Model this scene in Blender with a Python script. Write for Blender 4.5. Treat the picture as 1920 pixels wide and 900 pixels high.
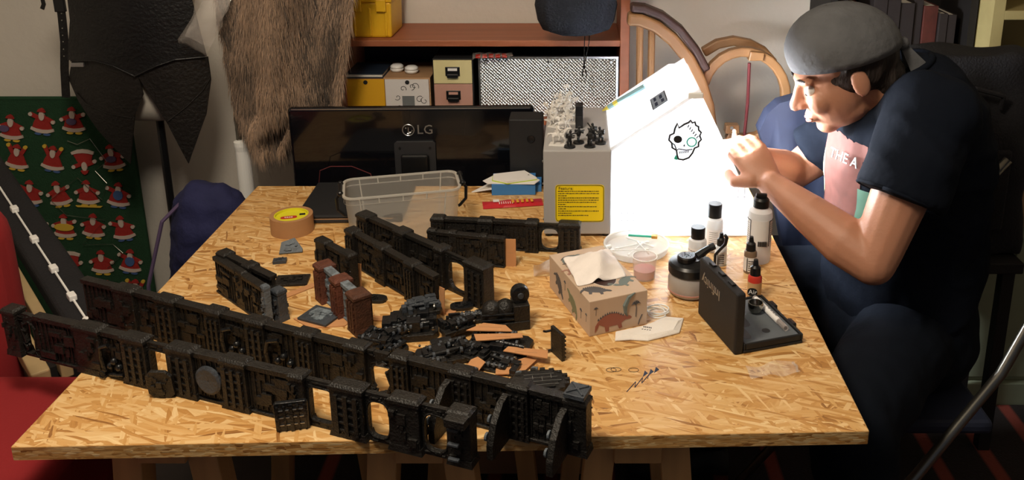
import bpy, bmesh, math, random
from mathutils import Vector, Matrix, noise
R = math.radians
rnd = random.Random(7)
scene = bpy.context.scene
for o in list(bpy.data.objects): bpy.data.objects.remove(o)
C = scene.collection

# ------------------------------------------------------------------ camera, world, light, exposure
CZ = 1.55; FPX = 1650.0; PX, PY = 1086.0, 180.0; PITCH = math.atan(468 / 1650)
cd = bpy.data.cameras.new('camera'); cam = bpy.data.objects.new('camera', cd); C.objects.link(cam)
cam.location = (0, 0, CZ); cam.rotation_euler = (R(90) - PITCH, 0, 0)
cd.sensor_width = 36; cd.lens = 36 * FPX / 1920
cd.shift_x = -(PX - 960) / 1920; cd.shift_y = -(450 - PY) / 1920
cd.clip_start = 0.05; cd.clip_end = 50
scene.camera = cam
w = bpy.data.worlds.new('world'); scene.world = w; w.use_nodes = True
w.node_tree.nodes['Background'].inputs[0].default_value = (0.75, 0.80, 1.0, 1)
w.node_tree.nodes['Background'].inputs[1].default_value = 0.06
def lamp(name, kind, loc, energy, col, size=0.1, rot=None):
    d = bpy.data.lights.new(name, kind); d.energy = energy; d.color = col
    if kind == 'AREA': d.size = size
    else: d.shadow_soft_size = size
    o = bpy.data.objects.new(name, d); C.objects.link(o); o.location = loc
    if rot: o.rotation_euler = rot
    return o
lamp('ceiling_lamp', 'POINT', (-0.42, 0.72, 2.12), 60, (1.0, 0.86, 0.68), 0.14)
scene.view_settings.view_transform = 'Standard'; scene.view_settings.look = 'None'
scene.view_settings.gamma = 1; scene.view_settings.use_curve_mapping = False
scene.view_settings.exposure = 0.0

# ------------------------------------------------------------------ photograph pixel -> place in the room (metres)
def ray(x, y):
    u = (x - PX) / FPX; v = (y - PY) / FPX; c, s = math.cos(PITCH), math.sin(PITCH)
    return Vector((u, c - v * s, -s - v * c))
TZ = 0.75
def tab(x, y, z=TZ):
    d = ray(x, y); return Vector((0, 0, CZ)) + d * ((z - CZ) / d.z)
def at(x, y, Y):
    d = ray(x, y); return Vector((0, 0, CZ)) + d * (Y / d.y)

# ------------------------------------------------------------------ materials
def lin(c):
    if isinstance(c, str):
        c = [int(c[i:i+2], 16) / 255 for i in (0, 2, 4)]
    return tuple(x / 12.92 if x <= 0.04045 else ((x + 0.055) / 1.055) ** 2.4 for x in c) + (1,)
M = {}
class NT:
    def __init__(s, m): s.t = m.node_tree; s.n = s.t.nodes
    def add(s, kind, **kw):
        n = s.n.new(kind)
        for k, v in kw.items():
            if k == 'i':
                for kk, vv in v.items():
                    if isinstance(vv, bpy.types.NodeSocket): s.t.links.new(vv, n.inputs[kk])
                    else: n.inputs[kk].default_value = vv
            else: setattr(n, k, v)
        return n
    def link(s, a, b): s.t.links.new(a, b)
def mat(name, col, rough=0.6, metal=0.0, var=0.0, vscale=20, bump=0.0, bscale=60, spec=0.5, trans=0.0, ior=1.45, alpha=1.0, coat=0.0, emit=None, estr=0.0, stretch=None, col2=None, sheen=0.0, detail=4):
    m = bpy.data.materials.new(name); m.use_nodes = True; t = NT(m); b = t.n['Principled BSDF']
    c = lin(col); b.inputs['Base Color'].default_value = c
    b.inputs['Roughness'].default_value = rough; b.inputs['Metallic'].default_value = metal
    b.inputs['Specular IOR Level'].default_value = spec; b.inputs['Transmission Weight'].default_value = trans
    b.inputs['IOR'].default_value = ior; b.inputs['Alpha'].default_value = alpha; b.inputs['Coat Weight'].default_value = coat
    b.inputs['Sheen Weight'].default_value = sheen
    if emit: b.inputs['Emission Color'].default_value = lin(emit); b.inputs['Emission Strength'].default_value = estr
    if var or bump or col2:
        tc = t.add('ShaderNodeTexCoord'); mp = t.add('ShaderNodeMapping', i={0: tc.outputs['Object']})
        if stretch: mp.inputs['Scale'].default_value = stretch
        if var or col2:
            nz = t.add('ShaderNodeTexNoise', i={'Vector': mp.outputs[0], 'Scale': vscale, 'Detail': detail})
            ra = t.add('ShaderNodeMapRange', i={0: nz.outputs[0], 1: 0.3, 2: 0.7, 3: 0.0, 4: 1.0})
            mx = t.add('ShaderNodeMix', data_type='RGBA', i={0: ra.outputs[0]})
            c2 = lin(col2) if col2 else tuple(min(1, x * (1 + var)) for x in c[:3]) + (1,)
            c1 = c if col2 else tuple(x * (1 - var) for x in c[:3]) + (1,)
            mx.inputs[6].default_value = c1; mx.inputs[7].default_value = c2
            t.link(mx.outputs[2], b.inputs['Base Color'])
        if bump:
            n2 = t.add('ShaderNodeTexNoise', i={'Vector': mp.outputs[0], 'Scale': bscale, 'Detail': 4})
            bp = t.add('ShaderNodeBump', i={'Height': n2.outputs[0], 'Strength': bump, 'Distance': 0.01})
            t.link(bp.outputs[0], b.inputs['Normal'])
    M[name] = m
    return m
def osb_mat(name, edge=False):
    m = bpy.data.materials.new(name); m.use_nodes = True; t = NT(m); b = t.n['Principled BSDF']
    tc = t.add('ShaderNodeTexCoord'); co = tc.outputs['Object']
    warp = t.add('ShaderNodeTexNoise', i={'Vector': co, 'Scale': 7.0, 'Detail': 2})
    wm = t.add('ShaderNodeVectorMath', operation='MULTIPLY_ADD', i={0: warp.outputs[1], 1: (0.02, 0.02, 0.0), 2: co})
    prev = None; hprev = None
    layers = [(8, 1/0.08, 1/0.014, 0.0), (-24, 1/0.08, 1/0.010, 0.45), (38, 1/0.065, 1/0.010, 0.58), (-55, 1/0.055, 1/0.007, 0.68), (3, 1/0.09, 1/0.010, 0.50), (-12, 1/0.08, 1/0.008, 0.55), (70, 1/0.035, 1/0.005, 0.80), (20, 1/0.05, 1/0.005, 0.72)]
    if edge: layers = [(0, 1/0.03, 1/0.006, 0.0), (0, 1/0.02, 1/0.004, 0.5), (0, 1/0.012, 1/0.003, 0.6)]
    for k, (a, sx, sy, th) in enumerate(layers):
        m0 = t.add('ShaderNodeMapping', i={0: wm.outputs[0], 'Location': (k * 3.71, k * 1.37, 0), 'Rotation': (0, 0, R(a))})
        mp = t.add('ShaderNodeMapping', i={0: m0.outputs[0], 'Scale': (sx, sy, sy if edge else 0.0)})
        v = t.add('ShaderNodeTexVoronoi', voronoi_dimensions='3D' if edge else '2D', i={'Vector': mp.outputs[0], 'Scale': 1.0})
        sep = t.add('ShaderNodeSeparateColor', i={0: v.outputs['Color']})
        # fine grain along the strand
        g = t.add('ShaderNodeTexNoise', i={'Vector': mp.outputs[0], 'Scale': 2.2, 'Detail': 4})
        mg = t.add('ShaderNodeMapping', i={0: m0.outputs[0], 'Scale': (14, 330, 330)})
        g2 = t.add('ShaderNodeTexNoise', i={'Vector': mg.outputs[0], 'Scale': 1.0, 'Detail': 3})
        gs = t.add('ShaderNodeMath', operation='MULTIPLY_ADD', i={0: g2.outputs[0], 1: 0.34, 2: sep.outputs[0]})
        gs2 = t.add('ShaderNodeMath', operation='MULTIPLY_ADD', i={0: g.outputs[0], 1: 0.16, 2: gs.outputs[0]})
        h = t.add('ShaderNodeMath', operation='SUBTRACT', i={0: sep.outputs[2], 1: v.outputs['Distance']})
        if prev is None: prev, hprev = gs2.outputs[0], h.outputs[0]
        else:
            gt = t.add('ShaderNodeMath', operation='GREATER_THAN', i={0: sep.outputs[1], 1: th})
            mx = t.add('ShaderNodeMix', i={0: gt.outputs[0], 2: prev, 3: gs2.outputs[0]}); prev = mx.outputs[0]
            mh = t.add('ShaderNodeMix', i={0: gt.outputs[0], 2: hprev, 3: h.outputs[0]}); hprev = mh.outputs[0]
    cr = t.add('ShaderNodeValToRGB', i={0: prev}); e = cr.color_ramp
    e.elements[0].position = 0.16; e.elements[0].color = lin('8A5C30')
    e.elements[1].position = 1.45 if False else 1.0; e.elements[1].color = lin('F0D6A4')
    for p, c in ((0.24, 'B98649'), (0.42, 'CC9C5E'), (0.62, 'D6AB70'), (0.82, 'E0BC86')):
        x = e.elements.new(p); x.color = lin(c)
    if edge:
        for x in e.elements: x.color = tuple(v * 0.80 for v in x.color[:3]) + (1,)
    mul = t.add('ShaderNodeMath', operation='MULTIPLY', i={0: prev, 1: 0.72}); t.link(mul.outputs[0], cr.inputs[0])
    t.link(cr.outputs[0], b.inputs['Base Color'])
    b.inputs['Roughness'].default_value = 0.36; b.inputs['Specular IOR Level'].default_value = 0.45
    bp = t.add('ShaderNodeBump', i={'Height': hprev, 'Strength': 0.25, 'Distance': 0.0015}); t.link(bp.outputs[0], b.inputs['Normal'])
    M[name] = m
def translucent(name, col, tr=0.6, rough=0.5, alpha_mix=0.0):
    m = bpy.data.materials.new(name); m.use_nodes = True; t = NT(m); b = t.n['Principled BSDF']; out = t.n['Material Output']
    b.inputs['Base Color'].default_value = lin(col); b.inputs['Roughness'].default_value = rough
    tl = t.add('ShaderNodeBsdfTranslucent', i={0: lin(col)})
    mx = t.add('ShaderNodeMixShader', i={0: tr, 1: b.outputs[0], 2: tl.outputs[0]}); fin = mx.outputs[0]
    if alpha_mix:
        tp = t.add('ShaderNodeBsdfTransparent', i={0: (1, 1, 1, 1)})
        m2 = t.add('ShaderNodeMixShader', i={0: alpha_mix, 1: fin, 2: tp.outputs[0]}); fin = m2.outputs[0]
    t.link(fin, out.inputs[0]); M[name] = m
def foil_mat(name):
    m = mat(name, 'C9D0D2', 0.32, 0.85); t = NT(m); b = t.n['Principled BSDF']
    tc = t.add('ShaderNodeTexCoord'); mp = t.add('ShaderNodeMapping', i={0: tc.outputs['Object'], 'Rotation': (0, R(45), 0), 'Scale': (150, 1, 150)})
    ch = t.add('ShaderNodeTexVoronoi', i={'Vector': mp.outputs[0], 'Scale': 1.0, 'Randomness': 0.15})
    bp = t.add('ShaderNodeBump', i={'Height': ch.outputs['Distance'], 'Strength': 0.9, 'Distance': 0.004}); t.link(bp.outputs[0], b.inputs['Normal'])
    rp = t.add('ShaderNodeMapRange', i={0: ch.outputs['Distance'], 1: 0.1, 2: 0.6, 3: 1.0, 4: 0.45})
    mx = t.add('ShaderNodeMix', data_type='RGBA', i={0: rp.outputs[0]}); mx.inputs[6].default_value = lin('6E777A'); mx.inputs[7].default_value = lin('DDE3E4')
    t.link(mx.outputs[2], b.inputs['Base Color'])
def rug_mat(name):
    m = mat(name, '201816', 0.95); t = NT(m); b = t.n['Principled BSDF']
    tc = t.add('ShaderNodeTexCoord'); mp = t.add('ShaderNodeMapping', i={0: tc.outputs['Object'], 'Rotation': (0, 0, R(0))})
    wv = t.add('ShaderNodeTexWave', wave_type='BANDS', bands_direction='X', i={'Vector': mp.outputs[0], 'Scale': 2.2, 'Distortion': 0.4, 'Detail': 2})
    cr = t.add('ShaderNodeValToRGB', i={0: wv.outputs[0]}); e = cr.color_ramp
    e.elements[0].position = 0.80; e.elements[0].color = lin('1E1614'); e.elements[1].position = 0.93; e.elements[1].color = lin('7A3528')
    nz = t.add('ShaderNodeTexNoise', i={'Vector': tc.outputs['Object'], 'Scale': 220})
    bp = t.add('ShaderNodeBump', i={'Height': nz.outputs[0], 'Strength': 0.6, 'Distance': 0.004}); t.link(bp.outputs[0], b.inputs['Normal'])
    t.link(cr.outputs[0], b.inputs['Base Color'])
osb_mat('osb'); osb_mat('osb_edge', True); foil_mat('foil'); rug_mat('rug')
mat('plaster', 'CFC9C0', 0.9, var=0.04, vscale=3, bump=0.15, bscale=40)
mat('floor_dark', '2C2420', 0.8, var=0.3, vscale=6)
mat('ceiling_white', 'D8D4CC', 0.9)
mat('pine', 'C79B68', 0.6, var=0.12, vscale=5, stretch=(8, 8, 0.6), bump=0.05)
mat('black_primer', '1B1917', 0.42, var=0.35, vscale=70, bump=0.35, bscale=320, spec=0.5)
mat('black_gloss', '17181A', 0.22, var=0.3, vscale=60, bump=0.2, bscale=240)
mat('rust_paint', '4A2C1E', 0.62, var=0.3, vscale=60, bump=0.3, bscale=300)
mat('rust_red', '5E3527', 0.62, var=0.3, vscale=60, bump=0.3, bscale=300)
mat('grey_drybrush', '6E7880', 0.55, var=0.5, vscale=90, bump=0.4, bscale=260)
mat('grey_paint', '5A626A', 0.5, var=0.25, vscale=60, bump=0.3, bscale=260)
mat('dark_grey_paint', '3C4148', 0.5, var=0.25, vscale=60, bump=0.3, bscale=260)
mat('card', 'C08A5C', 0.85, var=0.08, vscale=14, bump=0.1)
mat('tape_tan', 'AC8058', 0.5, var=0.06, vscale=30)
mat('label_yellow', 'D9D22A', 0.5); mat('label_red', 'B8322A', 0.5); mat('ink', '1A1A1C', 0.7); mat('ink_blue', '2A3550', 0.7)
mat('plastic_black', '131416', 0.32, var=0.1, vscale=30); mat('plastic_matte', '1C1D20', 0.6, var=0.1, vscale=30, bump=0.05, bscale=400)
mat('monitor_black', '0C0D12', 0.12, coat=0.4); mat('monitor_grey', '2B2B2E', 0.5)
mat('silver', 'B9BABC', 0.3, 0.9); mat('chrome', '8C8A84', 0.18, 1.0); mat('steel', '9A978E', 0.28, 0.95)
mat('white_plastic', 'ECECEA', 0.4); mat('white_paper', 'E9E7E6', 0.8, bump=0.1, bscale=30); mat('off_white', 'D9D2C6', 0.6)
mat('tissue', 'F1E9E4', 0.95, bump=0.3, bscale=70); mat('mask', 'ECE6DF', 0.9, bump=0.2, bscale=140)
mat('booth_grey', 'A8A6A6', 0.45, var=0.02); mat('warn_yellow', 'EFD311', 0.5)
translucent('booth_panel', 'F4F6F8', 0.55, 0.35)
translucent('tub_plastic', 'DCDCD8', 0.45, 0.3, 0.62)
translucent('tub_rim', 'E6E6E2', 0.5, 0.3, 0.30)
translucent('lid_plastic', 'EFEFEC', 0.4, 0.35, 0.30)
translucent('bottle_plastic', 'EEEFEF', 0.35, 0.35, 0.12)
translucent('thin_film', 'E6DFD8', 0.3, 0.12, 0.72)
mat('clear_film', 'F0EAE6', 0.06, alpha=0.24, bump=1.0, bscale=60, spec=1.0)
mat('frost_glass', 'C8C2BC', 0.35, trans=0.35, col2='B9B2AD', vscale=20); mat('pink_water', 'B9867A', 0.35)
mat('cup_clear', 'F2E6E2', 0.1, alpha=0.30); mat('red_water', 'B8453A', 0.2, alpha=0.88)
mat('led', 'FFFFFF', emit='F2F8FF', estr=30)
mat('box_print', 'C6AE98', 0.7, var=0.03); mat('dino_red', '9A5E4E', 0.8); mat('dino_grey', '6F7A78', 0.8); mat('dino_dark', '575558', 0.8); mat('dino_pink', 'A87F70', 0.8); mat('dino_green', '7C7F64', 0.8)
mat('shelf_wood', '9A5B3D', 0.5, var=0.1, vscale=4, stretch=(0.6, 8, 8)); mat('bent_wood', '8E6844', 0.45, var=0.14, vscale=9); mat('dark_pad', '3E2A26', 0.5, var=0.15)
mat('kraft', 'A98461', 0.8, var=0.05); mat('yellow_box', 'D9A21E', 0.55); mat('yellow_bin', 'D8A81C', 0.45, var=0.05, vscale=12); mat('cream_box', 'D6CB96', 0.6); mat('pink_box', 'B98C7C', 0.6)
mat('pattern_paper', 'D8D3D0', 0.7)
mat('book_blue', '1F2A3A', 0.5); mat('blue_card', '3F7FC0', 0.6); mat('lime', 'B9CF3E', 0.6); mat('red_pack', 'C22A34', 0.35, bump=0.1, bscale=25); mat('orange_ink', 'E0A23A', 0.6)
mat('leather', '101011', 0.40, var=0.25, vscale=14, bump=0.25, bscale=120); mat('leather_brown', '161311', 0.45, var=0.2, vscale=14, bump=0.25, bscale=120); mat('rivet', 'A8A49A', 0.35, 0.8)
mat('fur', '8A7564', 0.9, var=0.35, vscale=9); mat('fur_dark', '443C36', 0.8, var=0.3, vscale=12); mat('fur_tan', '9E836C', 0.9, var=0.2, vscale=9)
mat('felt_green', '183C24', 0.95, var=0.12, vscale=30, bump=0.3, bscale=200); mat('felt_red', '96241F', 0.9, bump=0.2, bscale=200); mat('felt_white', 'BDADA3', 0.9); mat('felt_skin', 'C99A80', 0.9); mat('felt_yellow', 'C9A63A', 0.9); mat('felt_blue', '3F5A8A', 0.9); mat('felt_purple', '5A4A6A', 0.9)
mat('blue_fabric', '23264E', 0.85, var=0.2, vscale=8, bump=0.3, bscale=60); mat('red_fabric', '861A1E', 0.9, var=0.05, vscale=5, bump=0.1, bscale=300)
mat('black_fabric', '17161A', 0.9, var=0.2, vscale=10, bump=0.3, bscale=200); mat('beige_wood', 'A08A64', 0.6, var=0.1); mat('bag_navy', '20242E', 0.9, var=0.25, vscale=12, bump=0.4, bscale=160)
mat('skin', 'B17D63', 0.5, var=0.06, vscale=18, bump=0.06, bscale=180); M['skin'].node_tree.nodes['Principled BSDF'].inputs['Subsurface Weight'].default_value = 0.08; M['skin'].node_tree.nodes['Principled BSDF'].inputs['Subsurface Radius'].default_value = (0.02, 0.008, 0.004)
mat('shirt', '10151F', 0.9, spec=0.12, var=0.12, vscale=7, bump=0.35, bscale=22, detail=2); mat('trousers', '10151E', 0.9, spec=0.12, var=0.15, vscale=7, bump=0.35, bscale=20); mat('hair', '2A221E', 0.6, var=0.3, vscale=40, bump=0.6, bscale=90, stretch=(1, 1, 0.2)); mat('bandana', '5A5B5E', 0.9, var=0.15, vscale=20, bump=0.3, bscale=60)
mat('print_brown', '6E433D', 0.8, var=0.2, vscale=25); mat('print_plum', '4A3A48', 0.8); mat('print_cream', 'D9D6B0', 0.8); mat('print_green', '5E8A7A', 0.8); mat('print_white', 'D9DEDF', 0.8)
mat('eye_white', 'E6E2DC', 0.2); mat('iris', '3A2A20', 0.2); mat('lips', 'A8665A', 0.5)
mat('chair_blue', '1C2338', 0.7, var=0.1); mat('dark_case', '14100F', 0.7, var=0.2); mat('spine_red', '4C211A', 0.7, var=0.3, vscale=30); mat('spine_dark', '231C1C', 0.7); mat('cream_wood', 'A99B6A', 0.6, var=0.05); mat('pale_green', '8A9078', 0.8, var=0.05)
mat('paint_brown', '7A6450', 0.3); mat('paint_red', 'C03A2C', 0.3); mat('paint_label', 'C9A070', 0.5); mat('foam_grey', '5C6268', 0.85, var=0.1); mat('mini_white', 'DDDAD6', 0.6, bump=0.2, bscale=400); mat('mini_black', '1A1B1D', 0.4, bump=0.2, bscale=400)
mat('green_plastic', '2FA58A', 0.4); mat('wood_tip', 'B98A3A', 0.6); mat('cotton', 'F2F0EE', 0.9); mat('red_cord', '5E2226', 0.8); mat('grey_print', '6B6F70', 0.8); mat('pencil_blue', '7A9CA0', 0.6); mat('pencil_yellow', 'C9B84A', 0.6)
mat('shoe', '15161A', 0.7); mat('badge_blue', '8E9CB2', 0.5)
# ------------------------------------------------------------------ mesh helpers
class MB:
    def __init__(s): s.v = []; s.f = []
    def add(s, vs, fs, m=None):
        k = len(s.v)
        for v in vs:
            v = Vector(v); s.v.append(m @ v if m is not None else v)
        for f in fs: s.f.append([i + k for i in f])
        return s
    def box(s, c, d, m=None, taper=(1, 1)):
        x, y, z = d[0] / 2, d[1] / 2, d[2] / 2; tx, ty = taper
        vs = [(c[0] + a * x * (tx if e > 0 else 1), c[1] + b * y * (ty if e > 0 else 1), c[2] + e * z) for e in (-1, 1) for a, b in ((-1, -1), (1, -1), (1, 1), (-1, 1))]
        return s.add(vs, [(3, 2, 1, 0), (4, 5, 6, 7), (0, 1, 5, 4), (1, 2, 6, 5), (2, 3, 7, 6), (3, 0, 4, 7)], m)
    def b2(s, lo, hi, m=None):
        return s.box([(a + b) / 2 for a, b in zip(lo, hi)], [b - a for a, b in zip(lo, hi)], m)
    def tube(s, pts, r, n=8, m=None, cap=True):
        pts = [Vector(p) for p in pts]; rs = r if isinstance(r, (list, tuple)) else [r] * len(pts)
        vs, fs = [], []; up = None
        for i, p in enumerate(pts):
            t = (pts[min(i + 1, len(pts) - 1)] - pts[max(i - 1, 0)]).normalized()
            if up is None: up = Vector((0, 0, 1)) if abs(t.z) < 0.9 else Vector((1, 0, 0))
            a = t.cross(up).normalized(); up = a.cross(t).normalized()
            for k in range(n):
                g = 2 * math.pi * k / n; vs.append(p + (a * math.cos(g) + up * math.sin(g)) * rs[i])
        for i in range(len(pts) - 1):
            for k in range(n):
                q = (k + 1) % n; fs.append((i * n + k, i * n + q, (i + 1) * n + q, (i + 1) * n + k))
        if cap: fs.append(list(range(n))[::-1]); fs.append([(len(pts) - 1) * n + k for k in range(n)])
        return s.add(vs, fs, m)
    def lathe(s, prof, n=24, c=(0, 0, 0), m=None, cap0=True, cap1=True):
        vs, fs = [], []
        for r, z in prof:
            for k in range(n):
                g = 2 * math.pi * k / n; vs.append((c[0] + r * math.cos(g), c[1] + r * math.sin(g), c[2] + z))
        for i in range(len(prof) - 1):
            for k in range(n):
                q = (k + 1) % n; fs.append((i * n + k, i * n + q, (i + 1) * n + q, (i + 1) * n + k))
        if cap0: fs.append(list(range(n))[::-1])
        if cap1: fs.append([(len(prof) - 1) * n + k for k in range(n)])
        return s.add(vs, fs, m)
    def sphere(s, c, r, n=12, k=8, m=None, rot=None):
        r = r if isinstance(r, (list, tuple)) else (r, r, r); vs = []; fs = []
        for i in range(k + 1):
            a = math.pi * i / k
            for j in range(n):
                g = 2 * math.pi * j / n
                p = Vector((r[0] * math.sin(a) * math.cos(g), r[1] * math.sin(a) * math.sin(g), r[2] * math.cos(a)))
                if rot is not None: p = rot @ p
                vs.append(p + Vector(c))
        for i in range(k):
            for j in range(n):
                q = (j + 1) % n; fs.append((i * n + j, (i + 1) * n + j, (i + 1) * n + q, i * n + q))
        return s.add(vs, fs, m)
    def prism(s, poly, h0, h1, m=None):           # poly in XY, extruded h0..h1 in Z
        n = len(poly); vs = [(x, y, h0) for x, y in poly] + [(x, y, h1) for x, y in poly]
        fs = [list(range(n))[::-1], [n + i for i in range(n)]] + [(i, (i + 1) % n, n + (i + 1) % n, n + i) for i in range(n)]
        return s.add(vs, fs, m)
    def loft(s, secs, n=20):                       # secs: (centre, half axis u, half axis v)
        vs, fs = [], []
        for c, u, v in secs:
            c, u, v = Vector(c), Vector(u), Vector(v)
            for k in range(n):
                g = 2 * math.pi * k / n; vs.append(c + u * math.cos(g) + v * math.sin(g))
        for i in range(len(secs) - 1):
            for k in range(n):
                q = (k + 1) % n; fs.append((i * n + k, i * n + q, (i + 1) * n + q, (i + 1) * n + k))
        fs.append(list(range(n))[::-1]); fs.append([(len(secs) - 1) * n + k for k in range(n)])
        return s.add(vs, fs)
    def build(s, name, material, parent=None, bevel=0.0, smooth=False, loc=None, seg=2, sub=0, subdiv_smooth=True):
        me = bpy.data.meshes.new(name); me.from_pydata([tuple(v) for v in s.v], [], s.f); me.update()
        bm = bmesh.new(); bm.from_mesh(me)
        bmesh.ops.recalc_face_normals(bm, faces=bm.faces)
        bm.to_mesh(me); bm.free()
        o = bpy.data.objects.new(name, me); C.objects.link(o)
        me.materials.append(M[material] if isinstance(material, str) else material)
        if smooth:
            for p in me.polygons: p.use_smooth = True
        if parent: o.parent = parent
        if loc: o.location = loc
        if bevel:
            b = o.modifiers.new('bevel', 'BEVEL'); b.width = bevel; b.segments = seg; b.limit_method = 'ANGLE'; b.angle_limit = R(35)
        if sub:
            b = o.modifiers.new('sub', 'SUBSURF'); b.levels = sub; b.render_levels = sub
        return o
def autosmooth(o, ang=40):
    me = o.data
    for p in me.polygons: p.use_smooth = True
    bm = bmesh.new(); bm.from_mesh(me)
    for e in bm.edges:
        if len(e.link_faces) == 2 and e.calc_face_angle(0) > R(ang): e.smooth = False
    bm.to_mesh(me); bm.free(); return o
def tag(o, label, cat, group=None, kind=None):
    if label: o['label'] = label
    if cat: o['category'] = cat
    if group: o['group'] = group
    if kind: o['kind'] = kind
    return o
def thing(name, label, cat, loc=(0, 0, 0), rz=0, group=None, rot=None):
    o = bpy.data.objects.new(name, None); C.objects.link(o); o.empty_display_size = 0.02
    o.location = loc; o.rotation_euler = rot if rot else (0, 0, rz)
    return tag(o, label, cat, group)
def struct(name, mb, m, bevel=0, parent=None):
    o = mb.build(name, m, parent, bevel)
    if not parent: o['kind'] = 'structure'
    return o
def copy_tree(o, parent=None):
    c = o.copy(); C.objects.link(c); c.parent = parent
    for ch in list(o.children): copy_tree(ch, c)
    return c
def remeshed(mb, name, material, parent, voxel=0.005, smooth=6, disp=None):
    o = mb.build(name, material)
    r = o.modifiers.new('r', 'REMESH'); r.mode = 'VOXEL'; r.voxel_size = voxel
    if smooth:
        k = o.modifiers.new('s', 'SMOOTH'); k.factor = 0.5; k.iterations = smooth
    dg = bpy.context.evaluated_depsgraph_get(); dg.update()
    me = bpy.data.meshes.new_from_object(o.evaluated_get(dg)); o.modifiers.clear(); o.data = me; me.name = name
    if not me.materials: me.materials.append(M[material])
    for p in me.polygons: p.use_smooth = True
    if disp:
        ns = [v.normal.copy() for v in me.vertices]
        for v, n in zip(me.vertices, ns): v.co += n * disp(v.co, n)
        me.update()
    o.parent = parent
    return o
def text(name, body, size, material, parent, mtx, depth=0.0006, align='CENTER'):
    cu = bpy.data.curves.new(name, 'FONT'); cu.body = body; cu.size = size; cu.extrude = depth; cu.align_x = align; cu.align_y = 'CENTER'
    cu.resolution_u = 2
    t = bpy.data.objects.new(name, cu); C.objects.link(t)
    dg = bpy.context.evaluated_depsgraph_get(); dg.update()
    me = bpy.data.meshes.new_from_object(t.evaluated_get(dg)); bpy.data.objects.remove(t); bpy.data.curves.remove(cu)
    me.transform(mtx); me.materials.clear(); me.materials.append(M[material])
    o = bpy.data.objects.new(name, me); C.objects.link(o); o.parent = parent
    return o
def frame(o, x, y, z):                             # matrix from origin and three axes
    x, y, z = Vector(x).normalized(), Vector(y).normalized(), Vector(z).normalized()
    m = Matrix((x, y, z)).transposed().to_4x4(); m.translation = Vector(o); return m
FRONT = frame((0, 0, 0), (1, 0, 0), (0, 0, 1), (0, -1, 0))   # text standing up, facing -Y
def arc(c, r, a0, a1, n, plane='xz', ry=None):
    out = []
    for i in range(n + 1):
        a = R(a0 + (a1 - a0) * i / n); p, q = r * math.cos(a), (ry or r) * math.sin(a)
        out.append(Vector((c[0] + p, c[1], c[2] + q)) if plane == 'xz' else Vector((c[0] + p, c[1] + q, c[2])))
    return out
def ribbon(pts, w, t, up=(0, 0, 1)):               # rectangular bar swept along pts; w along `up`, t sideways
    mb = MB(); vs = []; fs = []; up = Vector(up)
    for i, p in enumerate(pts):
        p = Vector(p); d = (Vector(pts[min(i + 1, len(pts) - 1)]) - Vector(pts[max(i - 1, 0)])).normalized(); s = d.cross(up).normalized()
        for a, b in ((-1, -1), (1, -1), (1, 1), (-1, 1)): vs.append(p + s * a * t / 2 + up * b * w / 2)
    n = len(pts)
    for i in range(n - 1):
        for k in range(4): fs.append((i * 4 + k, i * 4 + (k + 1) % 4, i * 4 + 4 + (k + 1) % 4, i * 4 + 4 + k))
    fs += [(3, 2, 1, 0), tuple((n - 1) * 4 + k for k in range(4))]
    return mb.add(vs, fs)
def plate(poly3, depth_fn, thick, cuts=3):         # a curved plate from an outline in the XZ plane; depth_fn(x, z) gives Y
    bm = bmesh.new(); vs = [bm.verts.new((x, 0, z)) for x, z in poly3]; f = bm.faces.new(vs)
    bmesh.ops.triangulate(bm, faces=[f]); bmesh.ops.subdivide_edges(bm, edges=bm.edges[:], cuts=cuts, use_grid_fill=True)
    bmesh.ops.triangulate(bm, faces=bm.faces[:])
    n = len(bm.verts); mb = MB(); V = [v.co.copy() for v in bm.verts]; bm.verts.index_update()
    F = [[v.index for v in g.verts] for g in bm.faces]; E = [tuple(v.index for v in e.verts) for e in bm.edges if len(e.link_faces) == 1]; bm.free()
    a = [Vector((p.x, depth_fn(p.x, p.z), p.z)) for p in V]; b = [p + Vector((0, thick, 0)) for p in a]
    mb.add(a + b, F + [[i + n for i in g][::-1] for g in F] + [(i, j, j + n, i + n) for i, j in E])
    return mb
# ------------------------------------------------------------------ the room
WY = 2.60
struct('floor', MB().b2((-2.4, -1.6, -0.05), (2.3, WY, 0)), 'floor_dark')
struct('wall_back', MB().b2((-2.4, WY, 0), (2.3, WY + 0.1, 2.5)), 'plaster')
struct('wall_left', MB().b2((-2.5, -1.6, 0), (-2.4, WY, 2.5)), 'plaster')
struct('wall_right', MB().b2((2.3, -1.6, 0), (2.4, WY, 2.5)), 'plaster')
struct('ceiling', MB().b2((-2.5, -1.6, 2.5), (2.4, WY + 0.1, 2.6)), 'ceiling_white')
struct('baseboard_back', MB().b2((-2.4, WY - 0.015, 0), (2.3, WY, 0.07)), 'off_white')
tag(MB().b2((-0.78, 0.9, 0), (1.75, 2.185, 0.012)).build('rug', 'rug', None, 0.004), 'dark woven rug with rust red stripes under the table', 'rug')

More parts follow.
